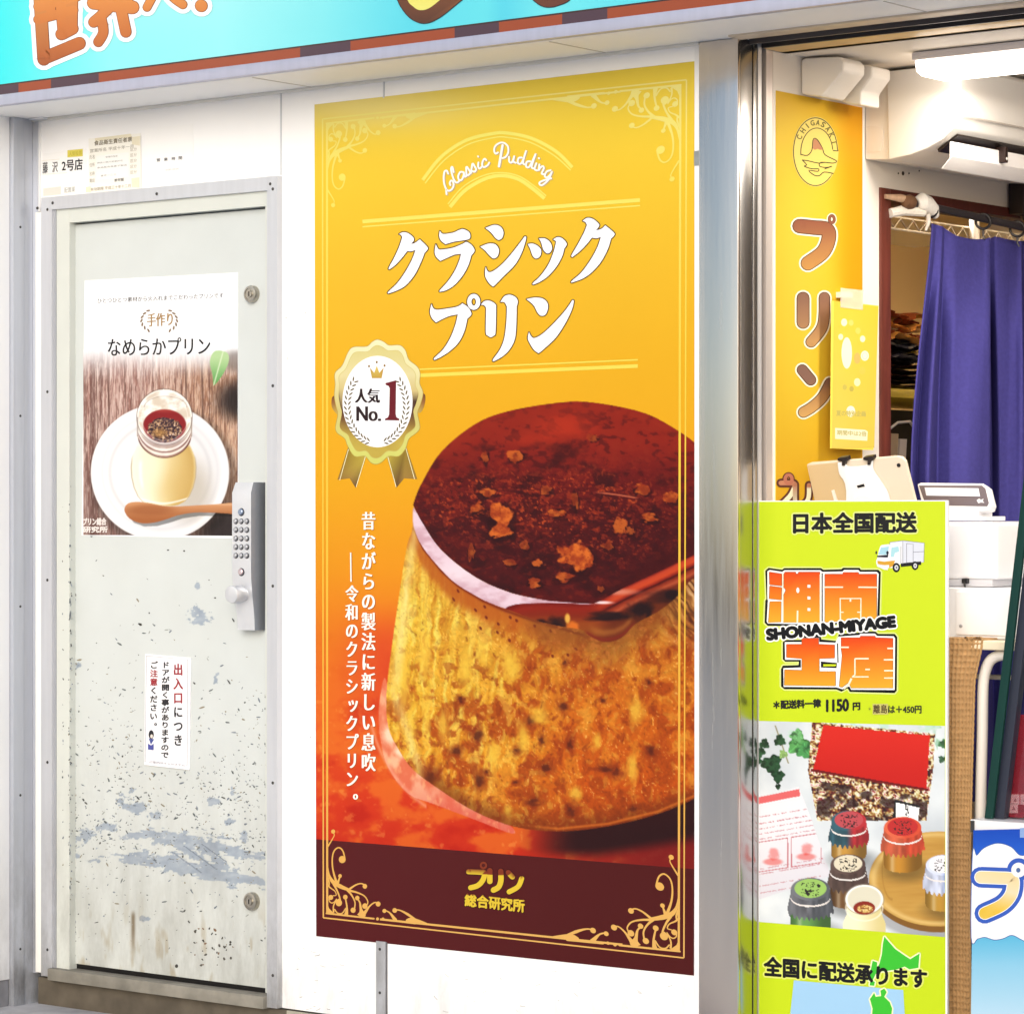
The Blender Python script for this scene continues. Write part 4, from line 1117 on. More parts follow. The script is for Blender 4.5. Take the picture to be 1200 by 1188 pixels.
SCR = [
 ([(140, 310), (175, 255), (195, 215), (188, 190)], [14, 10, 8, 8]), ([(215, 625), (185, 520), (178, 420), (195, 350), (235, 322), (270, 350), (287, 410)], [22, 14, 12, 12, 12, 12, 12]),
 ([(135, 470), (150, 560), (185, 620), (250, 660), (325, 690)], [6, 18, 34, 36, 22]), ([(225, 630), (238, 595), (245, 570)], [26, 14, 12]),
 ([(318, 690), (380, 648), (430, 634), (462, 650)], [20, 14, 11, 10]), ([(325, 695), (400, 714), (460, 745), (488, 795), (470, 835)], [20, 14, 11, 10, 10]),
 ([(305, 685), (350, 740), (376, 800), (370, 860)], [22, 14, 12, 12]), ([(190, 640), (222, 700), (246, 770), (240, 800)], [20, 14, 13, 12]),
 ([(132, 640), (160, 670), (200, 700), (212, 735), (185, 740)], [16, 12, 9, 8, 8]), ([(150, 760), (152, 785), (172, 803), (195, 795), (215, 770)], [9, 9, 9, 9, 9]),
 ([(300, 900), (306, 840), (294, 770)], [34, 15, 12]), ([(440, 905), (428, 860), (418, 800), (400, 772)], [60, 24, 14, 12]), ([(450, 905), (500, 835), (545, 800), (578, 805)], [34, 14, 11, 10]),
 ([(190, 880), (188, 835), (205, 795), (235, 770)], [16, 11, 10, 10]), ([(200, 860), (225, 892), (265, 892), (296, 850)], [10, 10, 10, 12]),
 ([(725, 950), (680, 890), (640, 868)], [34, 13, 10]), ([(940, 975), (840, 905), (770, 868), (722, 862)], [14, 22, 12, 10]), ([(830, 955), (880, 950), (1010, 985)], [24, 40, 8]),
 ([(133, 560), (150, 620), (150, 650)], [10, 14, 10]),
]
BALL = [(186, 182, 18), (265, 425, 30), (246, 568, 16), (462, 658, 20), (462, 830, 23), (360, 866, 22), (236, 802, 28), (165, 755, 21), (292, 752, 20), (396, 760, 19), (578, 812, 21), (632, 872, 17), (722, 868, 20), (572, 942, 13), (620, 942, 12)]
YB = lambda x: 1070 + (x - 384) * .1075
YT = lambda x: 145.8 - (x - 384) * .1083
def corner(sx, sy):
    def tf(P):
        x = 366 + P[:, 0] / 7.43; y = 950 + P[:, 1] / 7.43
        dx = x - 384; dy = YB(x) - y
        X = 384 + dx if sx == 0 else 797.2 - (.8 if sy == 0 else 0) * 1.3 - 1.27 * dx
        k = 1 if sx == 0 else 1.13
        return np.c_[X, YB(X) - k * dy if sy == 0 else YT(X) + k * dy]
    return tf
for sx in (0, 1):
    for sy in (0, 1):
        p.tf = corner(sx, sy)
        for pts, w in SCR: p.stroke(pts, w, gilt, n=6); p.h += 4e-6
        for x, y, r in BALL: p.ell(x, y, r, r * 1.05, gilt, n=18, dh=3e-5)
        p.poly([(130, 790), (150, 850), (190, 890), (250, 912), (130, 896)], gilt, dh=4e-5)
        p.stroke([(128, 893), (540, 940)], 15, gilt, sm=False, dh=4.6e-5)
        p.poly([(395, 905), (425, 870), (470, 878), (462, 925), (440, 932)], gilt, dh=5e-5)
        p.stroke([(655, 953), (900, 982)], 13, gilt, sm=False, dh=5.2e-5)
p.tf = None; p.up(8e-5)
inner((446, 139), (728, 108.4), 2.2); inner((446, 1077.2), (730, 1106.8), 2.4)
p.build('gilt_border', P_, smooth=False)
# the arches and rules round the title
p = Print(FAC, hP + .0003)
LY = lambda px, py: ramp(py, [(150, (255, 246, 120)), (250, (255, 242, 110)), (450, (255, 236, 96))])
p.tf = zt(470, 140, 5.217)
p.stroke([(135, 375), (250, 232), (400, 133), (560, 92), (650, 88), (800, 120), (950, 200), (1050, 298)], 20, LY, caps=False)
p.stroke([(150, 395), (263, 258), (408, 160), (560, 118), (650, 114), (795, 146), (940, 226), (1040, 315)], 8, LY, caps=False)
p.stroke([(290, 522), (380, 418), (500, 350), (610, 330), (720, 350), (815, 410), (890, 472)], 8, LY, caps=False)
p.stroke([(302, 540), (392, 440), (510, 370), (615, 348), (720, 370), (808, 428), (880, 488)], 22, LY, caps=False)
p.tf = None
for a, b, w in (((425.4, 260.5), (750.5, 235.3), 4.4), ((425.4, 266.6), (750.5, 241.8), 1.6), ((486, 433.8), (748, 422.3), 1.7), ((486, 440.8), (748, 429.6), 4.2)): p.stroke([a, b], w, LY, sm=False, caps=False)
p.build('title_rules', P_, smooth=False)
# script line
A_ = [[(238, 668), (216, 616), (176, 628), (160, 720), (166, 830), (200, 930), (250, 968), (310, 930), (335, 860), (320, 802), (290, 790), (266, 830), (278, 868)], [(203, 950), (210, 1028)], [(335, 640), (312, 548), (290, 580), (310, 690), (350, 790), (395, 825), (445, 780)],
 [(505, 640), (450, 640), (415, 710), (432, 780), (480, 768), (512, 690), (512, 636), (530, 722), (575, 690)], [(560, 700), (558, 548), (600, 592), (626, 650), (592, 692), (560, 684)], [(640, 655), (665, 492), (700, 532), (730, 590), (702, 632), (668, 622)], [(770, 470), (765, 540), (790, 578), (826, 548)], [(764, 362), (766, 368)],
 [(908, 432), (880, 404), (845, 450), (836, 520), (870, 552), (930, 520), (960, 472)]]
B2 = [[(262, 150), (236, 300), (206, 478)], [(190, 262), (152, 280), (130, 230), (150, 160), (220, 112), (290, 115), (345, 170), (350, 260), (310, 330), (262, 350)], [(362, 330), (366, 400), (400, 422), (430, 370), (446, 310), (432, 400), (470, 424)],
 [(562, 342), (512, 350), (500, 420), (540, 440), (582, 380), (632, 228), (600, 330), (582, 430), (622, 452)], [(692, 400), (640, 410), (630, 480), (670, 492), (712, 430), (782, 275), (745, 380), (716, 490), (752, 512)], [(790, 430), (762, 520), (802, 542)], [(828, 350), (832, 354)], [(838, 450), (826, 545), (850, 500), (892, 475), (906, 512), (872, 590), (912, 602)],
 [(1012, 540), (952, 560), (920, 630), (962, 650), (1022, 590), (1032, 560), (982, 680), (900, 760), (852, 770), (840, 730), (920, 692), (1022, 665)]]
p = Print(FAC, hP + .0004)
for off, col, g in (((1.0, .7), (196, 176, 150), 0), ((0, 0), (255, 252, 244), 0)):
    for S2, o, sc, w in ((A_, (510, 160), 15, 30), (B2, (570, 160), 13.33, 27)):
        for st in S2:
            ww = w * (1.35 if (S2 is B2 and st is B2[0]) else 1)
            p.stroke([(o[0] + off[0] + x / sc, o[1] + off[1] + y / sc) for x, y in st], ww / sc, col, n=4); p.h += 3e-6
    p.up(3e-4)
p.build('script_lettering', P_, smooth=False)
# title characters
c = 1
TITLE = [((440, 240, 7.5), [
 [(210, 265, c), (245, 248), (290, 255), (335, 290), (342, 320), (318, 350, c), (350, 342), (395, 310, c), (460, 375), (462, 400), (437, 428, c), (405, 510), (350, 620), (270, 715), (190, 760), (118, 785, c), (118, 770), (200, 690), (270, 590), (325, 490), (357, 402, c), (320, 415), (285, 412, c), (240, 470), (180, 535), (130, 572, c), (122, 560), (175, 460), (215, 370), (240, 290, c), (228, 270)],
 [(570, 235, c), (590, 258), (620, 262), (690, 250), (740, 228), (775, 220), (820, 240), (838, 270), (830, 305), (770, 320), (700, 330), (620, 353, c), (580, 320), (565, 280)],
 [(535, 350, c), (555, 390), (580, 400), (680, 385), (770, 350), (805, 333), (850, 360), (875, 400), (870, 425), (848, 450, c), (820, 540), (770, 630), (700, 710), (630, 755), (575, 770, c), (570, 758), (640, 680), (700, 590), (740, 500), (757, 437, c), (700, 445), (640, 470), (575, 500, c), (540, 465), (525, 420)],
 [(970, 210, c), (1050, 183), (1105, 200), (1130, 245), (1120, 295), (1090, 315), (1060, 298), (1020, 250)], [(925, 375, c), (1000, 347), (1060, 355), (1090, 400), (1080, 455), (1045, 478), (1010, 455), (965, 405)],
 [(975, 550, c), (985, 580), (1010, 598), (1060, 575), (1130, 515), (1205, 430), (1275, 340), (1315, 285, c), (1330, 290), (1320, 340), (1285, 440), (1225, 540), (1125, 640), (1055, 712), (1035, 722), (1000, 690), (972, 640), (968, 590)]]),
 ((590, 240, 7.5), [
 [(218, 352, c), (260, 347), (310, 370), (337, 410), (325, 460), (290, 478), (262, 455), (240, 395)], [(315, 302, c), (370, 302), (415, 335), (432, 385), (415, 425), (385, 432), (355, 400), (335, 335)],
 [(440, 312, c), (480, 290), (520, 300), (555, 335), (560, 360), (540, 390, c), (520, 460), (470, 550), (400, 630), (330, 680), (265, 708, c), (265, 692), (330, 630), (400, 530), (445, 420), (468, 330, c), (455, 318)],
 [(700, 148, c), (740, 122), (790, 130), (840, 170), (845, 195), (818, 230, c), (865, 218), (900, 187, c), (975, 250), (978, 275), (950, 305, c), (920, 400), (860, 510), (780, 600), (700, 655), (605, 690, c), (605, 675), (690, 600), (770, 490), (830, 380), (860, 290, c), (820, 300), (782, 295, c), (730, 360), (670, 420), (612, 465, c), (603, 450), (660, 350), (710, 255), (738, 185, c), (725, 160)]]),
 ((490, 335, 6), [
 [(98, 130, c), (110, 160), (135, 172), (200, 165), (280, 150), (315, 127, c), (355, 155), (378, 195), (372, 215), (350, 235, c), (330, 320), (290, 400), (230, 460), (170, 500), (120, 525, c), (117, 512), (180, 450), (230, 370), (265, 280), (283, 205, c), (230, 215), (180, 235), (130, 262, c), (100, 230), (87, 185)],
 [(445, 138, c), (470, 112), (510, 110), (548, 135), (552, 170), (548, 330), (535, 355), (515, 365), (495, 355), (480, 330), (482, 180), (480, 155, c), (465, 140)],
 [(582, 118, c), (610, 78), (650, 67), (690, 85), (705, 115), (697, 150, c), (693, 300), (680, 390), (640, 460), (590, 505), (535, 535, c), (530, 522), (580, 450), (610, 370), (625, 250), (628, 150, c), (610, 120)],
 [(765, 98, c), (820, 87), (875, 92), (910, 120), (917, 160), (900, 205), (870, 215), (845, 195), (815, 140)],
 [(783, 328, c), (800, 360), (825, 370), (880, 340), (960, 265), (1040, 175), (1088, 105, c), (1098, 112), (1085, 170), (1040, 265), (970, 370), (880, 455), (850, 478, c), (815, 450), (785, 400), (775, 370)]])]
p = Print(FAC, hP + .0004)
for r, col in ((1.15, (84, 54, 40)), (0, (251, 251, 254))):
    for (ox, oy, sc), loops in TITLE:
        p.tf = zt(ox, oy, sc)
        for l in loops:
            if r: p.dpoly(l, r * sc, col, True, 6, 10)
            else: p.poly(l, col, True, 6)
    p.tf = zt(490, 335, 6)
    p.ring(395, 117, 31, 41, 30 + (14 if r else 0), col)
    p.up()
p.build('title_lettering', P_, smooth=False)
# rosette
p = Print(FAC, hP + .0004); p.tf = zt(380, 385, 5.94)
bg_ = lambda px, py: ramp(py, [(395, (246, 240, 196)), (440, (240, 232, 176)), (480, (222, 206, 130)), (520, (226, 226, 122)), (545, (222, 224, 116))])
tail = lambda px, py: ramp(py, [(528, (160, 134, 46)), (537, (220, 198, 80)), (548, (250, 246, 160)), (556, (214, 186, 84)), (564, (150, 110, 56)), (572, (110, 76, 50))])
for q in ([(170, 830), (95, 1056), (180, 1046), (222, 1112), (298, 890)], [(436, 890), (505, 1112), (560, 1046), (652, 1052), (572, 820)]): p.poly(q, tail)
p.up(5e-5)
for a, b in (((172, 845), (112, 1056)), ((290, 895), (226, 1104)), ((446, 895), (504, 1104)), ((570, 830), (632, 1050))): p.stroke([a, b], 4.5, (250, 244, 200), sm=False)
p.up(5e-5)
for q in ([(60, 480), (95, 476), (120, 520), (105, 600), (75, 580), (55, 540)], [(660, 462), (702, 460), (706, 510), (688, 570), (660, 590), (640, 520)]): p.poly(q, lambda x, y: ramp(y, [(464, (120, 72, 46)), (474, (176, 120, 66)), (486, (214, 190, 96))]), True)
p.up(5e-5)
wavy = [(375, 82), (418, 98), (455, 122), (530, 122), (568, 158), (592, 222), (650, 270), (670, 318), (666, 385), (690, 450), (672, 530), (652, 590), (668, 690), (642, 730), (592, 770), (568, 838), (522, 890), (452, 890), (402, 932), (365, 946), (328, 934), (288, 890), (215, 890), (168, 818), (148, 768), (97, 730), (84, 690), (100, 600), (88, 545), (76, 470), (82, 392), (80, 315), (130, 262), (170, 172), (208, 134), (300, 130), (338, 98)]
p.dpoly(wavy, 4, (196, 170, 80), True, 4, 8); p.up(6e-5); p.poly(wavy, bg_, True, 4); p.up(4e-5)
cx_, cy_ = 372, 512
inr = [(cx_ + (x - cx_) * .90, cy_ + (y - cy_) * .905) for x, y in wavy]
p.dpoly(inr, 3, (214, 196, 110), True, 4, 6); p.up(6e-5)
p.poly(inr, lambda px, py: ramp(py, [(400, (226, 214, 136)), (440, (236, 224, 168)), (463, (220, 196, 130)), (466, (74, 46, 40)), (480, (90, 56, 44)), (492, (130, 90, 52)), (505, (190, 160, 72)), (520, (214, 190, 84)), (535, (206, 180, 80))]), True, 4); p.up(5e-5)
p.ell(375, 512, 244, 318, (250, 250, 253), n=56); p.up(5e-5)
p.poly([(336, 350), (322, 276), (352, 312), (370, 262), (388, 312), (418, 276), (404, 350)], lambda x, y: ramp(x, [(435, (196, 156, 60)), (442, (240, 214, 110)), (450, (196, 150, 60))]))
for x, y in ((316, 266), (370, 238), (424, 262)): p.ell(x, y, 7, 9, (150, 120, 60))
for sx in (-1, 1):
    for i in range(16):
        a = math.radians(-42 + i * 7.6)
        for k in (-1, 1):
            rx, ry = 205 + 14 * k, 262 + 14 * k
            x = 370 + sx * rx * math.cos(a); y = 540 + ry * math.sin(a)
            p.ell(x, y, 17, 5.5, (116, 104, 72), n=10, rot=(a + 1.57 + .6 * k) if sx > 0 else math.pi - (a + 1.57 + .6 * k), dh=i * 2e-6 + (k + 1) * 2e-5)
p.up(5e-5)
p.text('人気', (222, 522), (388, 522), (222, 422), (48, 30, 34), dx=5)
p.text('No.', (232, 648), (396, 648), (232, 546), (48, 30, 34), dx=5)
p.poly([(430, 384), (505, 364), (502, 600), (508, 622), (527, 632), (527, 644), (427, 642), (427, 632), (448, 622), (456, 600), (460, 420), (452, 404), (432, 396)], (118, 30, 42))
p.build('award_rosette', P_, smooth=False)
# downward writing
p = Print(FAC, hP + .0004)
for dxy, col in (((.7, .7), (176, 92, 30)), ((0, 0), (253, 250, 240))):
    p.column('昔ながらの製法に新しい息吹', 432.5 + dxy[0], 599.5 + dxy[1], 23.55, 17, col, hscale=.96, dx=.62)
    p.column('令和のクラシックプリン。', 413 + dxy[0], 685.5 + dxy[1], 21.7, 15.5, col, hscale=.96, dx=.58)
    p.stroke([(411.6 + dxy[0], 648), (412 + dxy[0], 682)], 1.5, col, sm=False, caps=False)
    p.up()
p.build('vertical_lettering', P_, smooth=False)
# maker's lettering in the maroon band
p = Print(FAC, hP + .0004); p.tf = zt(500, 1000, 7.5)
YW = lambda px, py: np.where((py > 1025.0 + (px - 575) * .055)[..., None], np.array((240, 208, 60), float), np.array((140, 58, 34), float))
def fineline(pts, w, col):
    q = spline([tuple(t) for t in pts], False, 14) if len(pts) > 2 else np.array([np.array(pts[0]) + (np.array(pts[1]) - np.array(pts[0])) * t for t in np.linspace(0, 1, 30)])
    p.stroke(q, w, col, sm=False, caps=False)
    for e in (0, -1): p.ell(q[e][0], q[e][1], w / 2, w / 2, col, n=20, dh=6e-6)
LG = [([(372, 160), (470, 165), (512, 172), (500, 232), (455, 282), (392, 302)], 46), ([(560, 152), (560, 246)], 48), ([(656, 158), (657, 240), (636, 296), (592, 322)], 48), ([(722, 168), (758, 206)], 46), ([(840, 222), (808, 292), (730, 338)], 44)]
for g_, col in ((14, (64, 14, 18)), (0, YW)):
    for q, w in LG: fineline(q, w + g_, col); p.h += 1e-5
    p.ring(504, 106, 24, 24, 18 + g_ / 2, (140, 58, 34) if g_ == 0 else col); p.up(5e-5)
YW2 = lambda px, py: np.where((py > 1051.5 + (px - 580) * .10)[..., None], np.array((240, 208, 60), float), np.array((140, 58, 34), float))
p.text('総合研究所', (342, 462), (864, 518), (342, 350), (64, 14, 18), 12); p.up(8e-5)
for i in range(1):
    p.text('総合研究所', (342, 462), (864, 518), (342, 350), YW2, 4.5)
p.build('maker_lettering', P_, smooth=False)
# ------------------------------------------------------------------ yellow banner on the inner wall
BP = xpl(XW)
T_ = sheet('pudding_banner', 'long yellow banner with brown characters and a round mountain emblem on the inner wall', 'banner', BP, [(909, 107), (1010, 127), (1010, 640), (908.5, 650)], (250, 214, 60), th=.0012)
p = Print(BP, .0016)
def ban(px, py):
    c = mix((246, 204, 52), (240, 172, 24), ss(965, 1000, px) * (1 - .6 * ss(300, 500, py)) + .7 * np.exp(-((py - 118) / 22) ** 2) * .6)
    c = mix(c, (242, 178, 36), ss(420, 600, py) * .7)
    return mix(c, (248, 216, 80), .5 * blob(px, py, 935, 300, 30, 160, .9))
u0 = BP.uv(909, 400)[0]; u1 = BP.uv(1010, 400)[0]; v1 = BP.uv(960, 118)[1]
q = np.array([BP.hit(909, 107), BP.hit(1010, 127), BP.hit(1010, 640), BP.hit(908.5, 650)])
Tt, Ss = np.meshgrid(np.linspace(0, 1, 70), np.linspace(0, 1, 24), indexing='ij')
Pg = (q[0] * (1 - Ss[..., None]) + q[1] * Ss[..., None]) * (1 - Tt[..., None]) + (q[3] * (1 - Ss[..., None]) + q[2] * Ss[..., None]) * Tt[..., None]
px, py = project(Pg); p.surfgrid(Pg + BP.n * .0016, alb(ban(px, py), KP).reshape(-1, 3), 'print')
p.build('printed_field', T_)
brn = lambda px, py: ramp(py, [(262, (160, 98, 74)), (285, (188, 130, 84)), (318, (216, 160, 88)), (345, (150, 110, 92)), (375, (176, 132, 98)), (405, (214, 164, 104)), (428, (146, 110, 96)), (450, (150, 112, 96)), (460, (196, 146, 96)), (490, (232, 182, 110))])
p = Print(BP, .0020)
K6 = lambda x, y: (900 + x / 4.24, 320 + y / 4.24); K7 = lambda x, y: (850 + x / 3.394, y / 3.394)
BL = [([K7(292, 902), K7(350, 908), K7(400, 915), K7(408, 950), K7(385, 1005), K7(325, 1050)], 15.5), ([K6(170, 128), K6(170, 248)], 13.5), ([K6(276, 125), K6(274, 225), K6(258, 285), K6(210, 345)], 11.8), ([K6(166, 484), K6(208, 534)], 11.5), ([K6(304, 550), K6(266, 620), K6(215, 668), K6(172, 694)], 11.5)]
for g_, col in ((5.6, (255, 252, 226)), (2.0, (96, 66, 54)), (0, brn)):
    for pts, w in BL: p.stroke(pts, w + g_, col, sm=len(pts) > 2); p.h += 1e-5
    rx, ry = K7(420, 875); p.ring(rx, ry, 2.9, 4.2, 2.6 + g_ * .6, col); p.up(5e-5)
# the lower repeat of the lettering, half hidden by the tablet
LB = [([(914, 566.5), (922, 566.5), (930, 568), (926, 580), (914.5, 592)], 5.5), ([(930.5, 568), (930.5, 592)], 5), ([(947, 569), (946, 585), (938, 594)], 5)]
for g_, col in ((5.0, (110, 62, 50)), (0, lambda x, y: np.where((y > 572)[..., None], np.array((255, 250, 214), float), np.array((214, 146, 112), float)))):
    for pts, w in LB: p.stroke(pts, w + g_, col, sm=len(pts) > 2); p.h += 1e-5
    p.ring(923, 562, 4, 5, 4 + g_ / 2, (206, 130, 104) if g_ == 0 else col); p.up(5e-5)
p.build('brown_lettering', T_, smooth=False)
p = Print(BP, .0020); p.tf = zt(905, 120, 6.6)
def arc(cx, cy, rx, ry, a0, a1, n=40):
    t = np.radians(np.linspace(a0, a1, n)); return np.c_[cx + rx * np.cos(t), cy + ry * np.sin(t)]
p.ell(328, 388, 178, 272, (250, 226, 120)); p.up(5e-5)
ink = (70, 66, 50)
p.stroke(arc(328, 388, 170, 262, -4, -312), 7, ink, sm=False)
p.stroke(arc(338, 395, 124, 190, -8, -185), 7, ink, sm=False)
for s_ in ([(500, 372), (500, 382), (465, 378)], [(214, 408), (265, 416), (300, 375), (308, 300), (325, 284), (350, 305), (382, 362), (402, 412), (485, 455), (485, 470), (455, 476), (400, 470), (350, 476), (270, 458), (226, 452)], [(226, 452), (260, 490), (240, 500), (300, 520), (350, 520), (345, 540), (275, 532), (320, 570), (360, 572), (395, 545), (466, 556)], [(455, 476), (370, 470), (360, 500), (410, 510), (455, 500), (400, 520)]):
    p.stroke(s_, 7.5, ink, sm=True, n=3); p.h += 1e-5
p.stroke(arc(328, 388, 170, 262, 40, 60, 8), 4, ink, sm=False)
p.up(4e-5)
p.poly([(306, 362), (310, 300), (325, 286), (345, 304), (380, 360), (384, 372), (362, 374), (345, 366), (322, 374)], (206, 144, 104))
for i, ch in enumerate('CHIGASAKI'):
    a = math.radians(-150 + i * 16.4)
    cx, cy = 332 + 148 * math.cos(a), 388 + 226 * math.sin(a)
    tx, ty = -math.sin(a) * 148, math.cos(a) * 226; l = math.hypot(tx, ty); tx, ty = tx / l, ty / l
    nx_, ny_ = ty, -tx
    w = 3 if ch == 'I' else 14
    p.text(ch, (cx - tx * w - nx_ * 20, cy - ty * w - ny_ * 20), (cx + tx * w - nx_ * 20, cy + ty * w - ny_ * 20), (cx - tx * w + nx_ * 20, cy - ty * w + ny_ * 20), (120, 110, 54), 1.8)
p.build('round_emblem', T_, smooth=False)

# ------------------------------------------------------------------ small yellow card hanging before it
CP = Plane(WAL.hit(973, 526) + np.array([.030, 0, 0]), (.05, 1, 0), (0, 0, 1))
T_ = sheet('yellow_card', 'pale yellow hanging card with faint drawings beside the brown door post', 'card', CP, [(974, 353), (1029, 359), (1023, 528), (972.5, 526)], (248, 220, 90), th=.0012)
p = Print(CP, .0016); p.tf = zt(900, 320, 4.24)
p.poly([(325, 140), (545, 168), (525, 870), (315, 872)], lambda x, y: mix((246, 212, 66), (248, 226, 110), ss(500, 530, y) * .7 + .6 * blob(x, y, 976, 440, 8, 80, .9))); p.up(6e-5)
for x, y, r, cc in ((375, 248, 15, (255, 252, 206)), (410, 250, 12, (236, 226, 120)), (444, 290, 13, (236, 224, 110)), (467, 330, 13, (255, 252, 206)), (478, 414, 20, (250, 250, 220)), (466, 488, 15, (232, 216, 96)), (440, 545, 16, (255, 252, 190)), (412, 578, 11, (206, 192, 96)), (378, 570, 11, (216, 202, 100)), (408, 690, 22, (255, 253, 226)), (358, 320, 12, (255, 252, 200))):
    p.ell(x, y, r, r * 1.25, cc)
p.up(4e-5)
p.ell(440, 426, 16, 28, (255, 196, 110)); p.ring(478, 414, 12, 16, 2, (170, 170, 150)); p.ell(388, 400, 26, 78, (255, 250, 214))
p.text('夏の特別企画', (336, 712), (482, 716), (336, 684), (212, 200, 110), 1.0)
p.poly([(330, 772), (480, 782), (492, 790), (490, 836), (330, 826)], (255, 253, 214), dh=1e-5); p.up(3e-5)
p.text('期間中は2倍', (340, 806), (486, 814), (340, 782), (206, 196, 130), .8)
p.build('printed_marks', T_, smooth=False)
m = MB(); c4 = CP.hit(np.array([984, 1011, 1010, 984]), np.array([338, 341, 364, 361])) + CP.n * .0019
m.prism(c4, CP.n * .0005, (252, 244, 226), 'film'); m.build('tape', T_, smooth=False)
m = MB(); m.box(XW + .001, XW + .028, float(c4[:, 1].min()) + .03, float(c4[:, 1].max()) - .03, float(c4[:, 2].max()) - .018, float(c4[:, 2].max()) - .006, (248, 240, 226), 'plastic'); m.build('hanger', T_)

# ------------------------------------------------------------------ pipe covers
def pipe_cover(poly, lab, depth):
    y = wy(poly[0][0] - .5)
    c = np.array(poly, float); P = ypl(y).hit(c[:, 0], c[:, 1]); P[:, 0] = np.maximum(P[:, 0], XW + .001)
    m = MB(); m.prism(P, (0, depth, 0), (246, 240, 232), 'plastic')
    o = m.build('pipe_cover', None, P[0], bevel=.006, seg=3)
    tag(o, lab, 'pipe cover', 'white pipe elbows over the banner'); return o
pipe_cover([(938.5, 71), (944, 68.5), (983, 67), (988.5, 73), (988, 84), (975, 100), (963, 114.5), (938.5, 111)], 'white pipe elbow nearer the steel pillar, at the top edge of the banner', .085)
pipe_cover([(972, 82), (985, 76), (1004, 75), (1022, 78.5), (1022, 90), (1009, 108), (1009, 124), (992, 122), (972, 114)], 'white pipe elbow beside the air conditioner, its lower end curved onto the banner', .075)

# ------------------------------------------------------------------ air conditioner
YA = wy(1010)
AP = ypl(YA)
T_ = thing('air_conditioner', 'white wall air conditioner with an open flap above the inner doorway', 'air conditioner', AP.hit(1040, 188))
m = MB()
P = AP.hit(np.array([1010, 1038, 1038, 1010]), np.array([86, 83, 187, 187])); P[:, 0] = np.maximum(P[:, 0], XW + .001)
m.prism(P + [0, .012, 0], (0, .9, 0), (246, 238, 226), 'plastic'); m.build('back_housing', T_, bevel=.003)
m = MB()
pf = [(1038, 84), (1118, 75), (1124, 80), (1125, 128), (1121, 138), (1117, 150), (1104, 163), (1086, 174), (1066, 182), (1040, 187.5)]
c = np.array(pf, float); P = AP.hit(c[:, 0], c[:, 1])
m.prism(P + [0, .004, 0], (0, .95, 0), (250, 246, 240), 'plastic'); m.build('body', T_, bevel=.004, seg=3)
m = MB(); a = AP.hit(1125, 135); m.box(a[0] - .001, a[0] + .0012, YA + .01, YA + .95, a[2] - .0035, a[2], (190, 180, 170), 'plastic')
m.build('panel_line', T_)
m = MB()
a = AP.hit(1113, 156); b = AP.hit(1090, 174)
m.prism(np.array([a, a + [.002, 0, -.004], b + [.002, 0, -.006], b]) + [0, .03, 0], (0, .9, 0), (44, 34, 30), 'dark_metal'); m.build('air_outlet', T_)
m = MB()
a = AP.hit(1112, 166); b = AP.hit(1101, 197); mid = (a + b) / 2 + np.array([.012, 0, -.004])
L_ = np.array([a, mid, b, b + [-.004, 0, -.002], mid + [-.006, 0, -.003], a + [-.005, 0, 0]])
m.prism(L_ + [0, .012, 0], (0, .93, 0), (250, 246, 244), 'plastic'); m.build('flap', T_, bevel=.0012)
m = MB(); h = np.array(xpl(a[0] + .004).hit(1174, 182)); m.box(h[0] - .012, h[0] + .012, h[1] - .006, h[1] + .006, h[2] - .018, h[2] + .016, (56, 40, 36), 'dark_metal')
m.lathe(h + [.012, 0, -.010], (1, 0, 0), [(0, .004), (.002, .003)], (220, 214, 206), 'plastic', 10); m.build('flap_hinge', T_, bevel=.002)
m = MB()
P = AP.hit(np.array([1012, 1030, 1032, 1031, 1028, 1012]), np.array([148, 149, 155, 172, 178, 180])); 
m.prism(P - [0, .0, 0] + [0, .0105, 0], (0, .003, 0), (240, 230, 216), 'plastic'); m.build('side_knockout', T_, bevel=.0008)

# ------------------------------------------------------------------ lamp
YLp = .30
LP = ypl(YLp)
a = LP.hit(1068, 57); b = LP.hit(1068, 72); c_ = LP.hit(1075, 88)
T_ = thing('ceiling_lamp', 'lit white tube lamp under the shop ceiling', 'lamp', a)
XLp = a[0]
m = MB(); m.box(XLp, XLp + 1.25, YLp, YLp + .16, b[2], ZC - .0015, (232, 226, 228), 'plastic'); m.build('housing', T_, bevel=.004)
m = MB()
pr_ = [(YLp + .006, b[2] - .0005), (YLp + .012, b[2] - .022), (YLp + .035, c_[2]), (YLp + .125, c_[2]), (YLp + .148, b[2] - .022), (YLp + .154, b[2] - .0005)]
P = np.array([(XLp + .004, y, z) for y, z in pr_]); m.prism(P, (1.24, 0, 0), (255, 244, 230), 'diffuser'); m.build('diffuser', T_, bevel=.003)
ld = bpy.data.lights.new('lamp_light', 'AREA'); ld.shape = 'RECTANGLE'; ld.size = 1.2; ld.size_y = .14; ld.energy = 10; ld.color = (1, .93, .84)
lo = bpy.data.objects.new('lamp_light', ld); COL.objects.link(lo); lo.parent = T_; lo.location = np.array([XLp + .62, YLp + .08, c_[2] - .012]) - np.array(T_.location)

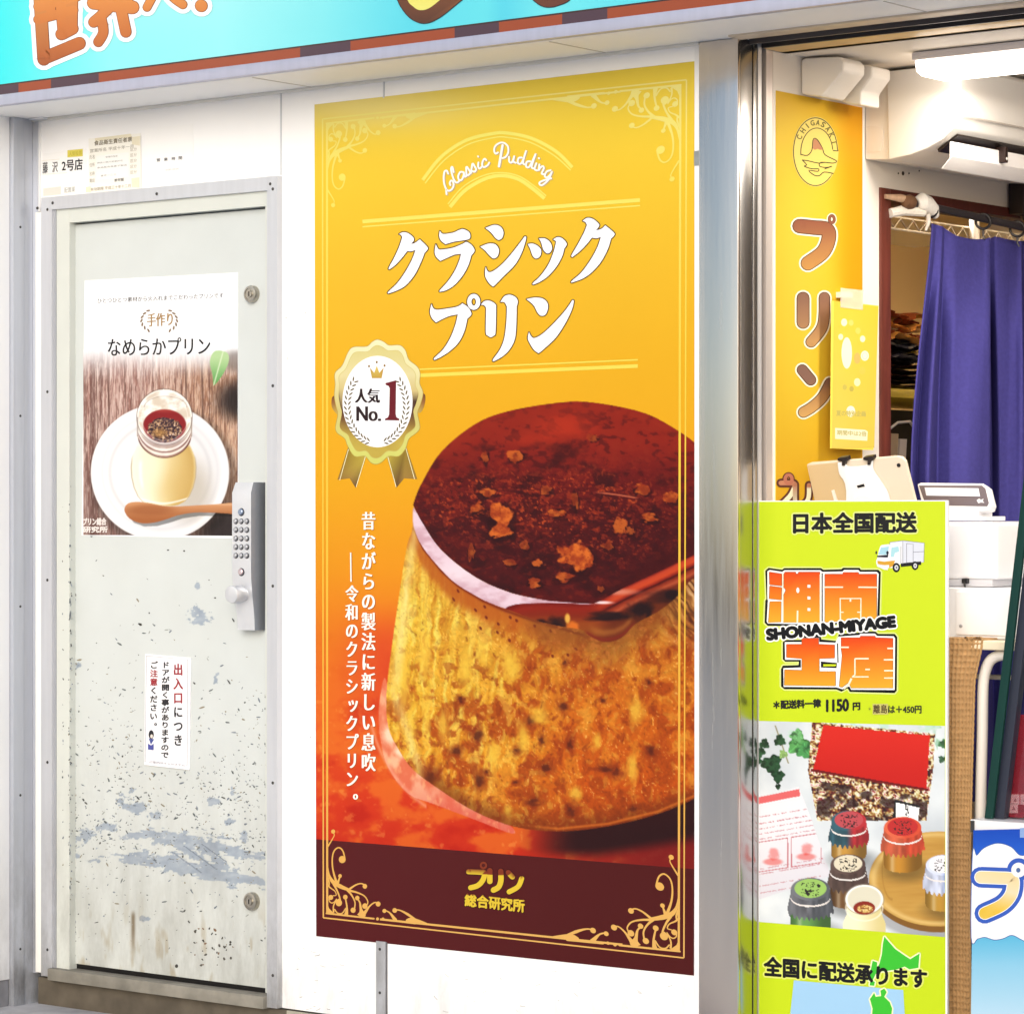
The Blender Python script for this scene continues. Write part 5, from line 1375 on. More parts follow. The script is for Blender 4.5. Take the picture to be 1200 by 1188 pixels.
# ------------------------------------------------------------------ curtain, rod, rings
RA = xpl(XW + .035).hit(1074, 239.5); RB = xpl(XW + .10).hit(1200, 267.5)
rdir = (RB - RA) / np.linalg.norm(RB - RA)
T_ = thing('curtain_rod', 'dark curtain rod tied to the brown door frame with white cloth', 'curtain rod', RA)
m = MB(); m.tube([RA - rdir * .01, RA + rdir * .35, RB, RB + rdir * .55], .0085, (64, 58, 62), 'dark_metal', 14); m.build('rod', T_)
w0 = xpl(XW + .008).hit(1037, 231)
m = MB(); m.tube([w0, w0 * .5 + RA * .5 + [0, 0, .004], RA - rdir * .012 + [0, 0, .003]], [.005, .009, .010], (206, 170, 140), 'wood', 12)
m.lathe(RA - rdir * .03, rdir, [(-.012, .004), (-.008, .013), (.004, .0165), (.016, .014), (.022, .008)], (124, 88, 62), 'wood', 18); m.build('rod_end', T_)
m = MB()
cl = [RA + rdir * .000, RA + rdir * .012 + [.004, 0, .005], RA + rdir * .03 + [.004, 0, .002], RA + rdir * .05 + [.002, 0, -.006], RA + rdir * .062 + [.002, 0, -.02]]
m.tube(cl, [.014, .021, .019, .016, .008], (250, 246, 240), 'fabric', 12)
m.tube([w0 + [.0, .02, -.035], w0 + [.01, .06, -.026], RA + rdir * .02 + [.004, 0, -.016]], [.010, .012, .010], (244, 238, 228), 'fabric', 10)
m.tube([RA + rdir * .03 + [.006, 0, -.018], RA + rdir * .035 + [.004, 0, -.035], RA + rdir * .028 + [.002, 0, -.055]], [.006, .005, .003], (240, 232, 222), 'fabric', 8)
m.build('cloth_tie', T_)
def ring(px, py, lab):
    t0 = np.interp(px, [1074, 1200], [0, 1]); c0 = RA + (RB - RA) * t0 + np.array([0, 0, -.0065])
    m = MB(); ax = np.cross(rdir, [0, 0, 1.0]); ax /= np.linalg.norm(ax); ax = ax * .86 + rdir * .5; ax /= np.linalg.norm(ax)
    n = 26; P = [c0 + .0165 * (ax * math.cos(2 * math.pi * k / n) + np.array([0, 0, 1]) * math.sin(2 * math.pi * k / n)) for k in range(n + 1)]
    m.tube(P, .0032, (40, 36, 40), 'dark_metal', 8, cap=False)
    e = c0 + np.array([0, 0, -.0175]); m.tube([e, e + [0, 0, -.014], e + [.004, .002, -.022]], .0022, (50, 46, 50), 'dark_metal', 6)
    o = m.build('curtain_ring', None, c0); tag(o, lab, 'curtain ring', 'curtain rings on the dark rod'); return o
ring(1089, 0, 'black curtain ring next to the white cloth knot'); ring(1151, 0, 'black curtain ring over the middle pleat of the blue curtain'); ring(1192, 0, 'black curtain ring farthest from the white cloth knot')
# cloth: columns along the rod, rows from heading to hem
CD = .06
def cpt(px, py, dx): return xpl(XW + CD + dx).hit(px, py)
cols = [  # s: (px at top, py at top, px lower, fold depth)
 (1092, 263, 1067, .00), (1096, 264, 1074, -.012), (1104, 266, 1088, .012), (1106, 268, 1098, -.014), (1120, 277, 1114, .010), (1138, 281, 1132, .020), (1154, 281, 1148, .026), (1160, 279, 1160, .030), (1158, 281, 1163, -.020), (1166, 278, 1172, .004), (1180, 281, 1182, .012), (1190, 283, 1194, .022), (1196, 283, 1200, .026), (1198, 283, 1206, -.012), (1225, 290, 1226, .016), (1250, 296, 1256, .024), (1256, 297, 1262, -.016), (1300, 305, 1304, .02)]
ns = 90; nt = 70
ci = np.linspace(0, len(cols) - 1, ns); CA = np.array(cols)
def cr(col, t):
    P = CA[:, col]; i = np.clip(t.astype(int), 0, len(P) - 2); f = t - i
    f = f * f * (3 - 2 * f) * .5 + f * .5
    return P[i] * (1 - f) + P[i + 1] * f
G = np.zeros((nt, ns, 3))
tx, ty, bx, dp = cr(0, ci), cr(1, ci), cr(2, ci), cr(3, ci)
zbot = float(wz(1150, 930))
for r in range(nt):
    t = r / (nt - 1); k = ss(0, .45, t) ** .7
    pxr = tx * (1 - k) + bx * k + 1.5 * np.sin(ci * 1.3 + t * 3) * t
    pinch = .35 + .65 * ss(.04, .2, t)
    d_ = dp * 1.55 * (pinch * (1 + .25 * math.sin(t * 5))) + .003 * np.sin(ci * 2.1 + t * 7)
    for c_i in range(ns):
        top = cpt(tx[c_i], ty[c_i], d_[c_i]); z = top[2] + (zbot - top[2]) * t
        q = xpl(XW + CD + d_[c_i]).hit(pxr[c_i], 600); G[r, c_i] = (q[0], q[1], z)
m = MB(); m.surfgrid(G, (72, 68, 138), 'fabric'); cu = m.build('curtain', None, G[-1, ns // 2], smooth=True, angle=180)
so = cu.modifiers.new('thickness', 'SOLIDIFY'); so.thickness = .003; so.offset = 0
tag(cu, 'deep blue pleated curtain hanging from the dark rod in the inner doorway', 'curtain')

# door closer on the inner frame
h = xpl(XW + .02).hit(1193, 232)
m = MB(); m.box(XW + .007, XW + .045, h[1] - .02, h[1] + .10, h[2] - .04, h[2] + .045, (48, 38, 36), 'dark_metal')
m.tube([h + [0, 0, -.02], h + [.01, .03, -.06]], .008, (56, 46, 44), 'dark_metal', 10); m.build('door_closer', B, bevel=.006)

# ------------------------------------------------------------------ store room seen through the doorway
SX = -.42
sy0, sy1 = wy(1040, SX) - .12, wy(1100, SX) + .55
zs_ = wz(1052, 456, SX); zsr = wz(1052, 256, SX)
T_ = thing('storage_rack', 'wire rack with a yellow shelf edge in the room behind the curtain', 'rack', (XW + SX, sy0, 0))
m = MB(); m.box(XW + SX - .4, XW + SX, sy0, sy1, zs_ - .022, zs_, (226, 200, 40), 'paint'); m.build('shelf', T_, bevel=.002)
m = MB()
m.box(XW + SX - .4, XW + SX, sy0, sy1, zsr, zsr + .004, (220, 214, 200), 'grey_metal')
k = sy0
zig = []
while k < sy1:
    zig.append((XW + SX, k, zsr - .002)); zig.append((XW + SX, k + .03, zsr - .026)); k += .06
m.tube(zig, .0022, (206, 200, 190), 'grey_metal', 6); m.tube([(XW + SX, sy0, zsr - .028), (XW + SX, sy1, zsr - .028)], .003, (206, 200, 190), 'grey_metal', 6)
m.build('wire_shelf', T_)
m = MB(); zl_ = wz(1052, 590, SX); m.box(XW + SX - .4, XW + SX, sy0, sy1, zl_ - .02, zl_, (150, 140, 120), 'paint'); m.build('shelf', T_)
for yy in (wy(1137, SX), sy1):
    m = MB(); m.tube([(XW + SX + .012, yy, .0), (XW + SX + .012, yy, zsr + .3)], .013, (214, 212, 210), 'grey_metal', 12); m.build('rack_post', T_)
m = MB(); m.box(XW + SX - .36, XW + SX - .34, sy0, sy1, 0, zs_ - .03, (52, 48, 40), 'wallboard'); m.build('back_panel', T_)
# bags on the shelf
def bagstack(zlo, zhi, n, col, mat, name, lab, cat, amp, y0, y1, thin=1.0):
    m = MB(); dz = (zhi - zlo) / n
    for i in range(n):
        ny = 26; yy = np.linspace(y0, y1, ny); ph = random.random() * 6
        z = zlo + dz * (i + .5) + amp * np.sin(yy * 38 + ph) + amp * .6 * np.sin(yy * 90 + ph * 2)
        off = np.array([random.uniform(-.015, .012) for _ in range(ny)]) * .5 + random.uniform(-.012, .012)
        front = np.c_[np.full(ny, XW + SX - .03) + off, yy, z]
        th = dz * .38 * thin
        A = np.stack([front + [-.22, 0, th * .6], front + [-.01, 0, th], front + [0.004, 0, 0], front + [-.01, 0, -th], front + [-.22, 0, -th * .6]])
        cc = col[i % len(col)]
        m.surfgrid(A, cc, mat)
    o = m.build(name, None, (XW + SX - .1, (y0 + y1) / 2, zlo)); tag(o, lab, cat); return o
yb0, yb1 = wy(1036, SX), wy(1092, SX)
zA, zB, zC_, zD = wz(1052, 455, SX), wz(1052, 424, SX), wz(1052, 396, SX), wz(1052, 366, SX)
bagstack(zA, zB - .002, 5, [(52, 30, 22), (30, 20, 18)], 'satin_print', 'dark_packs', 'dark brown packs on the yellow shelf under the black bags', 'packs', .002, yb0, yb1)
bagstack(zB, zC_, 9, [(30, 28, 30), (22, 20, 22), (206, 200, 190), (34, 30, 30)], 'satin_print', 'folded_bags', 'stack of folded black bags with pale edges on the yellow shelf', 'bags', .004, yb0, yb1)
bagstack(zC_, zD, 7, [(236, 170, 84), (150, 70, 34), (246, 214, 150), (222, 150, 70), (120, 50, 24)], 'satin_print', 'snack_packs', 'crumpled orange and cream packs on top of the black bags', 'packs', .007, yb0, yb1, 1.5)
for i, (a_, lab) in enumerate(((1040, 'grey paper folder leaning against the brown door post'), (1050, 'cream paper folder leaning between two others on the lower shelf'), (1060, 'white paper folder beside the blue curtain on the lower shelf'))):
    y = wy(a_, SX); m = MB()
    z0, z1 = zl_ + .001, wz(1052, 502 + 6 * i, SX)
    P = np.array([(XW + SX - .02, y - .01, z0), (XW + SX - .02, y + .028, z0), (XW + SX - .03, y + .062, z1), (XW + SX - .03, y + .03, z1)])
    m.prism(P, (-.25, 0, 0), [(150, 142, 136), (206, 186, 150), (232, 226, 218)][i], 'print')
    o = m.build('paper_folder', None, P[0], bevel=.001); tag(o, lab, 'folder', 'paper folders on the lower shelf')
m = MB(); zc_ = wz(1055, 496, SX)
m.tube([(XW + SX, wy(1034, SX), zc_ - .03), (XW + SX, wy(1052, SX), zc_), (XW + SX, wy(1066, SX), zc_ + .004), (XW + SX, wy(1090, SX), zc_ - .06)], .0035, (220, 220, 214), 'plastic', 8)
m.build('cable_loop', T_)

# ------------------------------------------------------------------ counter table and what stands on it
TY = .22
TP = ypl(TY)
zt_, ztb = float(TP.hit(1150, 751)[2]), float(TP.hit(1150, 762)[2])
tx0, tx1 = float(TP.hit(930, 700)[0]), float(TP.hit(1330, 700)[0])
T_ = thing('counter_table', 'cream topped table with white bent tube legs inside the doorway', 'table', ((tx0 + tx1) / 2, TY, 0))
m = MB(); m.box(tx0, tx1, TY, TY + .5, ztb, zt_, (240, 226, 196), 'paint'); m.build('table_top', T_, bevel=.004, seg=3)
def leg(pxs, y, flip=0):
    m = MB(); P = np.array([ypl(y).hit(a, b) for a, b in pxs])
    Q = spline([(q[0], q[2]) for q in P], False, 6); m.tube(np.c_[Q[:, 0], np.full(len(Q), y), Q[:, 1]], .0112, (246, 240, 232), 'plastic', 16)
    m.build('leg', T_)
lp = [(1184, 768), (1171, 768.5), (1161, 774), (1155, 786), (1152, 805), (1151, 860), (1149, 960), (1147, 1180)]
leg(lp, TY + .03); leg(lp, TY + .42)
leg([(1290, 773), (1306, 776), (1320, 790), (1325, 815), (1328, 900), (1330, 1180)], TY + .04)
leg([(948, 773), (940, 776), (934, 790), (930, 815), (928, 900), (926, 1180)], TY + .04)
m = MB(); m.box(tx0 + .1, tx1 - .1, TY + .2, TY + .24, ztb - .07, ztb - .062, (230, 226, 220), 'plastic'); m.build('stretcher', T_)
# towel over its edge
HP = ypl(TY - .006)
nx_, ny_ = 64, 480
X0, X1 = float(HP.hit(1104, 700)[0]), float(HP.hit(1147, 700)[0])
zT, zB_ = zt_ + .004, float(HP.hit(1130, 1230)[2])
S1 = np.linspace(0, 1, nx_); G = np.zeros((ny_ + 8, nx_, 3))
for r in range(ny_ + 8):
    if r < 8:
        y = TY + .10 - .106 * r / 7; z = np.full(nx_, zT); w = 1.0
        yy = np.full(nx_, y); xs = X0 + (X1 + .018 * (1 - r / 7) - X0) * S1
    else:
        t = (r - 8) / (ny_ - 1); z = np.full(nx_, zT + (zB_ - zT) * t)
        sh = (X1 - .016 * ss(0, .12, t) - X0)
        xs = X0 + sh * S1 + .004 * np.sin(t * 5 + S1 * 2); yy = TY - .008 - .005 * np.sin(S1 * 5 + t * 2) - .006 * t
    G[r] = np.c_[xs, yy, z]
U_, V_ = np.meshgrid(S1 * 9, np.arange(ny_ + 8) / (ny_ + 8) * 70)
m = MB()
# waffle weave: raised ribs round small darker pits, real relief
rel = np.maximum(np.abs(np.sin(U_ * math.pi)) ** .6 * np.abs(np.sin(V_ * math.pi)) ** .6, 0)
G[8:, :, 1] += (rel * .006)[8:]
m.surfgrid(G, (188, 150, 104), 'weave'); tw = m.build('waffle_towel', None, (X0, TY, zB_), angle=180)
so = tw.modifiers.new('thickness', 'SOLIDIFY'); so.thickness = .004; so.offset = 1
tag(tw, 'brown waffle weave towel hanging over the table edge beside the green board', 'towel')

# drawer, printer, customer display
DYY = TY + .05
QP = ypl(DYY)
def qbox(m, px0, px1, py0, py1, y0, y1, col, mat='plastic'):
    a = ypl(y0).hit(px0, py1); b = ypl(y0).hit(px1, py0); m.box(a[0], b[0], y0, y1, a[2], b[2], col, mat)
T_ = thing('cash_drawer', 'low white cash drawer on the table under the printer', 'cash drawer', QP.hit(1150, 749))
m = MB(); a = QP.hit(1100, 749.5); b = QP.hit(1198, 690); m.box(a[0], b[0], DYY, DYY + .34, zt_ + .001, b[2], (250, 250, 252), 'plastic'); zdr = b[2]
m.build('case', T_, bevel=.005, seg=3)
m = MB(); qbox(m, 1120, 1196, 695, 744, DYY - .006, DYY, (252, 252, 253)); m.build('drawer_front', T_, bevel=.0025)
m = MB(); h = ypl(DYY - .006).hit(1126, 734); m.lathe(h, (0, -1, 0), [(0, .004), (.0015, .0035), (.002, .001)], (196, 196, 200), 'grey_metal', 12); m.build('keyhole', T_)
T_ = thing('receipt_printer', 'tall white receipt printer with a grey foot and a black cable', 'printer', ypl(DYY + .03).hit(1140, 690))
yp = DYY + .03
m = MB(); qbox(m, 1098, 1163, 679, 691, yp, yp + .19, (214, 214, 220)); m.V[-1][:, 2] = np.where(m.V[-1][:, 2] < zdr + .003, zdr + .001, m.V[-1][:, 2]); m.build('foot', T_, bevel=.003)
m = MB(); qbox(m, 1096, 1168, 613, 678.5, yp - .006, yp + .19, (250, 250, 253)); m.build('case', T_, bevel=.008, seg=4)
m = MB(); qbox(m, 1096, 1165.5, 611.5, 612.6, yp, yp + .18, (236, 236, 240)); m.build('lid', T_)
m = MB(); qbox(m, 1127, 1133, 678.7, 684, yp - .010, yp, (26, 26, 30)); P = [ypl(yp - .012).hit(*q) for q in ((1130, 683), (1131, 692), (1128, 706), (1121, 720), (1112, 729), (1100, 738))]
m.tube(P, .0022, (30, 30, 34), 'plastic', 8); m.build('cable', T_)
m = MB(); qbox(m, 1160, 1192, 694, 703, yp + .14, yp + .17, (36, 30, 30), 'dark_metal'); h = ypl(yp + .138).hit(1179, 698.5); m.lathe(h, (0, -1, 0), [(0, .004), (.002, .003)], (220, 214, 200), 'brass', 10); m.build('rear_bracket', T_, bevel=.001)
yd = yp + .05
zpt = float(ypl(yp).hit(1140, 611.5)[2])
T_ = thing('customer_display', 'slim white customer display with a grey bezel on the printer', 'display', (float(ypl(yd).hit(1125, 600)[0]), yd, zpt))
EP = Plane(ypl(yd).hit(1080, 600), (1, 0, 0), (0, .28, 1))
def eprism(m, pts, d, h, col, mat='plastic', plane=EP):
    c = np.array(pts, float); P = plane.hit(c[:, 0], c[:, 1]) + plane.n * h; m.prism(P, -plane.n * d, col, mat)
m = MB(); eprism(m, [(1075, 568), (1079, 566), (1152, 567), (1157, 571), (1162, 591), (1160, 597), (1154, 599), (1084, 597), (1081, 594)], .022, 0, (248, 248, 250)); m.build('housing', T_, bevel=.002)
m = MB(); eprism(m, [(1077, 569.5), (1151, 569.5), (1155, 573), (1159, 590), (1157, 594), (1085, 592.5)], .002, .0012, (112, 100, 104)); m.build('bezel', T_, bevel=.0006)
m = MB(); eprism(m, [(1084, 572), (1147, 573), (1149, 582.5), (1086, 581.5)], .0012, .0020, (226, 230, 240)); m.build('screen', T_)
m = MB(); eprism(m, [(1145, 587), (1148, 585), (1150, 586.5), (1153, 585), (1152, 588), (1154, 590), (1150, 589.5), (1147, 590.5)], .0006, .0018, (240, 240, 244)); m.build('star_mark', T_)
m = MB(); qbox(m, 1104, 1146, 598, 606, yd, yd + .06, (246, 246, 250)); qbox(m, 1098, 1150, 605.5, 611, yd - .01, yd + .09, (244, 244, 248)); m.V[-1][:, 2] = np.where(m.V[-1][:, 2] < zpt + .002, zpt + .0012, m.V[-1][:, 2]); m.build('neck', T_, bevel=.002)
# tablet in its stand
yt = TY + .012
T_ = thing('tablet_stand', 'tablet with a gold back in a white clip stand behind the green board', 'tablet', (float(ypl(yt).hit(1010, 600)[0]), yt, zt_))
VP = Plane(ypl(yt).hit(1010, 595), (1, .06, 0), (0, -.30, 1))
m = MB(); eprism(m, [(945, 545), (950, 543), (1050, 535.5), (1057, 536.5), (1061, 541), (1086, 640), (968, 650)], .009, 0, (232, 216, 194), 'plastic', VP); m.build('tablet', T_, bevel=.003, seg=3)
m = MB(); eprism(m, [(946.5, 546), (986, 542), (994, 566), (1002, 596), (1004, 640), (968, 646)], .001, .0008, (216, 190, 146), 'plastic', VP); m.build('tablet_case', T_)
m = MB(); eprism(m, [tuple(q) for q in spline([(983, 542, 1), (991, 541), (994, 546), (1008, 546, 1), (1018, 544), (1020, 539, 1), (1024, 540), (1025, 551), (1035, 566), (1044, 585), (1052, 640, 1), (990, 646, 1), (993, 575), (985, 555)], True, 4)], .004, .006, (248, 248, 250), 'plastic', VP); m.build('stand_clip', T_, bevel=.0015)
m = MB()
c0 = VP.hit(1016, 594) + VP.n * .006; m.lathe(c0, VP.n, [(0, .034), (.003, .033), (.004, .029), (.006, .027)], (250, 250, 252), 'plastic', 36); m.build('round_boss', T_)
for x, y in ((990, 537), (1020, 536)):
    m = MB(); eprism(m, [(x - 6, y - 1), (x + 5, y - 2.5), (x + 6, y + 2), (x + 3, y + 4), (x + 2, y + 8), (x - 1, y + 8), (x - 1, y + 3), (x - 6, y + 2)], .016, .010, (42, 32, 30), 'plastic', VP); m.build('clip', T_, bevel=.001)
m = MB(); eprism(m, [(1006, 568.5), (1014, 566.5), (1015, 569.5), (1007, 571)], .002, .0075, (24, 22, 24), 'plastic', VP); m.build('slot', T_)
m = MB(); h = VP.hit(1053.5, 545.5); m.lathe(h + VP.n * .001, VP.n, [(0, .0042), (.0012, .004), (.0014, .003)], (20, 20, 24), 'plastic', 16); m.build('camera_lens', T_)
m = MB(); eprism(m, [(975, 575), (978, 574), (985, 596), (981, 597)], .002, .003, (244, 238, 226), 'plastic', VP); m.build('cable_clip', T_)
m = MB(); a = VP.hit(1018, 625); m.tube([a - VP.n * .0 + [0, .0, 0], a + [0, .04, -.05], (a[0], yt + .07, zt_ + .02)], .014, (248, 248, 250), 'plastic', 14); m.lathe((a[0], yt + .07, zt_ + .001), (0, 0, 1), [(0, .07), (.008, .07), (.014, .06), (.02, .02)], (248, 248, 250), 'plastic', 28); m.build('foot', T_)
# ------------------------------------------------------------------ green delivery board in the doorway
GY = .070
GA = R(11)
GP = Plane((XW + .004, GY, 0), (math.cos(GA), math.sin(GA), 0), (0, 0, 1))
gu0 = GP.uv(889, 600)[0]; gu1 = GP.uv(1110, 600)[0]; gz1 = GP.uv(1000, 587)[1]
GB = .03
T_ = thing('delivery_board', 'lime green sign board with orange lettering and a photo of pudding jars', 'sign', GP.xyz((gu0 + gu1) / 2, GB))
m = MB()
c = [GP.xyz(u, v) for u, v in ((gu0, GB), (gu1, GB), (gu1, gz1), (gu0, gz1))]
m.prism(np.array(c), -GP.n * .012, (250, 250, 250), 'plastic'); m.build('board', T_, bevel=.0012)
du = .0035
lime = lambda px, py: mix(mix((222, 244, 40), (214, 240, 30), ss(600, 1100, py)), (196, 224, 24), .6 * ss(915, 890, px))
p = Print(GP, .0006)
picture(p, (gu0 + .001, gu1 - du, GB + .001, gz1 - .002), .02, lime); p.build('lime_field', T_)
# photograph of the jars
def jars(px, py):
    x = 880 + 0 * px; n = fbm(px / 30, py / 30, 101, 4)
    c = mix((206, 214, 222), (232, 238, 240), n)
    c = mix(c, (176, 186, 196), ss(960, 900, px) * ss(940, 880, py) * .3 + ss(1040, 1100, px) * ss(930, 1000, py) * .5)
    c = mix(c, (190, 226, 206), ss(.5, .66, fbm(px / 12, py / 9, 102)) * ss(880, 856, py) * .8)
    c = mix(c, (160, 205, 176), ss(.5, .62, fbm(px / 9, py / 9, 103)) * ss(1090, 1100, px) * ss(900, 880, py))
    gn = fbm(px / 5, py / 5, 104)
    def leaf(x, y, r, a, col):
        nonlocal c
        dx, dy = px - x, py - y; u = dx * math.cos(a) + dy * math.sin(a); v = -dx * math.sin(a) + dy * math.cos(a)
        rad = np.hypot(u, v) + 1e-6; th = np.arctan2(v, u)
        lim = r * (.80 + .14 * np.cos(3 * th) + .08 * np.cos(7 * th))
        k = ss(1.04, .96, rad / lim)
        lc = mix(col, np.array(col) * .6, ss(.4, .7, gn)); vein = np.abs(np.sin(th * 2.5)) < .10
        lc = np.where((vein & (rad > 1))[..., None], lc * 1.25, lc)
        c = mix(c, lc, k)
    st = np.exp(-((px - (912 + (py - 860) * .35)) / .8) ** 2) * (py < 895) * (py > 850); c = mix(c, (150, 140, 100), st)
    for q in ((889, 882, 9, 1.9, (52, 96, 60)), (896, 872, 7, .6, (46, 88, 56)), (914, 868, 8, .5, (50, 92, 56)), (905, 896, 14, 1.2, (44, 86, 54)), (936, 872, 15, 2.4, (98, 176, 96)), (944, 880, 12, .8, (84, 164, 92)), (934, 862, 9, 3.0, (120, 190, 120)), (912, 910, 9, 1.6, (40, 80, 50)), (888, 892, 6, 0, (44, 90, 56)), (918, 884, 6, 2.2, (150, 190, 110)), (912, 922, 4, 1.5, (40, 74, 46)), (1106, 872, 7, 1, (90, 150, 100)), (1104, 890, 5, 2, (70, 110, 80))): leaf(*q)
    # topping leaflet
    pap = pip(px, py, [(880, 940), (936, 922), (948, 952), (974, 1026), (884, 1056), (880, 1056)])
    pl_ = mix((234, 232, 238), (214, 212, 222), ss(960, 1050, py) * .7)
    c = np.where(pap[..., None], pl_, c)
    rot = (py - (932 - (px - 888) * .30))
    band = pip(px, py, [(886, 935), (937, 924.5), (938, 933), (886, 943)]); c = np.where(band[..., None], (238, 110, 112), c)
    for k, y0 in enumerate((958, 966, 972, 978, 984, 1019, 1025, 1039, 1047)):
        rr = np.abs(py - (y0 - (px - 888) * .17)) < (.55 if k != 1 else .8)
        c = np.where((pap & rr & (vn(px / 1.6, py, 110 + k) > .42) & (px < 966) & (px > 890))[..., None], mix(c, (206, 130, 140), .8), c)
    for x, y in ((906, 1002), (945, 996)):
        d = np.abs(px - x) / 18 ; e = np.abs(py - (y - (px - x) * .15)) / 18
        fr = (np.maximum(d, e) < 1.0) & (np.maximum(d, e) > .93); c = np.where((fr & pap)[..., None], (210, 130, 140), c)
        c = mix(c, (238, 130, 128), blob(px, py, x, y + 8, 11, 4, .3) * .8 + blob(px, py, x + 1, y - 1, 6, 6, .4, .5, 5) * .7)
    # wooden board
    d = np.sqrt(((px - 1100) / 82) ** 2 + ((py - 1030) / 56) ** 2)
    wd = mix((222, 176, 88), (196, 144, 62), fbm(px / 40 + py / 16, py / 5, 105, 4)); wd = mix(wd, (240, 204, 128), np.exp(-((d - .93) / .05) ** 2) * .8)
    d2 = np.sqrt(((px - 1100) / 82) ** 2 + ((py - 1036) / 57) ** 2)
    c = mix(c, (150, 150, 156), ss(1.10, .98, np.sqrt(((px - 1098) / 84) ** 2 + ((py - 1042) / 58) ** 2)) * .6)
    c = mix(c, (140, 96, 40), ss(1.0, .985, d2)); c = mix(c, wd, ss(1.0, .985, d)); c = mix(c, (176, 128, 54), np.exp(-((np.hypot((px - 1046) / 12, (py - 1020) / 34) - 1) / .05) ** 2) * (px < 1046) * .6)
    # plain red gift box with a flowered side
    side = pip(px, py, [(947, 903), (952, 846), (1096, 860), (1094, 900), (1086, 962), (958, 962)])
    fl = ramp(vn(px / 3.3, py / 3.0, 106) * .6 + vn(px / 1.8, py / 1.6, 107) * .4, [(.15, (40, 30, 34)), (.34, (110, 40, 44)), (.45, (176, 120, 60)), (.55, (226, 214, 150)), (.68, (250, 246, 240)), (.8, (196, 60, 60)), (.9, (60, 90, 60))])
    c = np.where(side[..., None], fl, c)
    lid = pip(px, py, [(965, 850), (1090, 862), (1086, 925), (953, 902)])
    c = np.where(lid[..., None], mix((232, 42, 30), (214, 30, 24), ss(850, 920, py)), c)
    c = np.where(((np.abs(py - (1.0 * (903 + (px - 953) * .17))) < 1.6) & (px > 950) & (px < 1088))[..., None], (120, 20, 24), c)
    c = mix(c, (40, 20, 24), pip(px, py, [(955, 915), (1088, 934), (1086, 962), (958, 962)]) * ss(.42, .6, fbm(px / 12, py / 10, 108)) * .75)
    card = pip(px, py, [(1049, 937), (1078, 944), (1076, 962), (1046, 960)]); c = np.where(card[..., None], (246, 246, 246), c)
    c = np.where((card & ((px < 1050.5) | (py < 940 + (px - 1049) * .24)))[..., None], (30, 30, 34), c); c = np.where((card & (np.abs(px - 1063) < 2) & (vn(px, py / 1.6, 3) > .45))[..., None], (60, 60, 60), c)
    # jars with tied paper caps
    def jarcap(x, y, rx, body, cap, cap2, lab, hb):
        nonlocal c
        ry = rx * .58
        bd = (np.abs(px - x) < rx * 1.02) & (py > y + 8) & (py < y + hb + ry * .7 * np.sqrt(np.clip(1 - ((px - x) / rx) ** 2, 0, 1)))
        sh = blob(px, py, x + 4, y + hb + 6, rx * 1.25, ry, .6); c = mix(c, c * .55, sh * .7)
        t = (px - x) / rx
        bc = mix(np.array(body, float), np.array(body) * .62, ss(.0, 1, np.abs(t + .25))); bc = mix(bc, (255, 250, 230), np.exp(-((t + .55) / .12) ** 2) * .35)
        c = np.where(bd[..., None], bc, c)
        # skirt with pleats
        sk_h = hb * .55
        edge = 2.2 * np.sin(px * 1.1 + x)
        sk_ = (np.abs(px - x) < rx * (1.0 + .18 * ss(y, y + sk_h, py))) & (py > y) & (py < y + sk_h + ry * .75 * np.sqrt(np.clip(1 - ((px - x) / (rx * 1.18)) ** 2, 0, 1)) + edge)
        pt = mix(np.array(cap2 if True else cap, float), np.array(cap, float), ss(-.2, .3, t + 0 * py)); pt = pt * (.74 + .34 * vn(px / 3.2, py / 14, int(x) % 50))[..., None]
        c = np.where(sk_[..., None], pt, c)
        tie = np.abs(py - (y + sk_h * .42 + ry * .7 * np.sqrt(np.clip(1 - t ** 2, 0, 1)))) < .9
        c = np.where((tie & (np.abs(t) < 1.02))[..., None], (236, 230, 226), c)
        e = np.sqrt(((px - x) / rx) ** 2 + ((py - y) / ry) ** 2)
        c = mix(c, mix(np.array(cap2, float), np.array(cap, float), ss(-.2, .3, t)) * 1.02, ss(1.02, .97, e))
        e2 = np.sqrt(((px - x) / (rx * .82)) ** 2 + ((py - y + 1) / (ry * .84)) ** 2)
        c = mix(c, np.array(lab, float), ss(1.02, .97, e2))
        mk = (vn(px / 1.5, py / 1.2, int(y) % 40) > .62) & (np.abs(px - x) < rx * .5) & (((np.abs(py - (y - ry * .38)) < 3.0)) | (np.abs(py - (y + ry * .30)) < 4.2))
        c = np.where((mk & (e2 < .95))[..., None], (44, 38, 40), c)
    jarcap(995, 962, 20.5, (214, 160, 70), (196, 52, 60), (60, 104, 120), (206, 84, 92), 40)
    jarcap(1058, 970, 22, (214, 150, 52), (226, 84, 56), (236, 110, 76), (206, 50, 50), 44)
    jarcap(994, 1013, 20.5, (120, 84, 50), (90, 70, 66), (104, 84, 78), (232, 222, 196), 44)
    jarcap(1106, 1014, 21, (206, 156, 60), (120, 150, 226), (214, 222, 246), (240, 240, 246), 46)
    jarcap(950, 1042, 23, (110, 168, 90), (96, 100, 108), (120, 122, 130), (166, 210, 110), 46)
    # open jar
    x, y = 1013, 1060
    bd = (np.abs(px - x) < 20 + 5 * ss(1068, 1084, py)) & (py > y - 4) & (py < 1096)
    c = np.where(bd[..., None], mix((250, 244, 206), (232, 216, 150), ss(1000, 1036, px)), c)
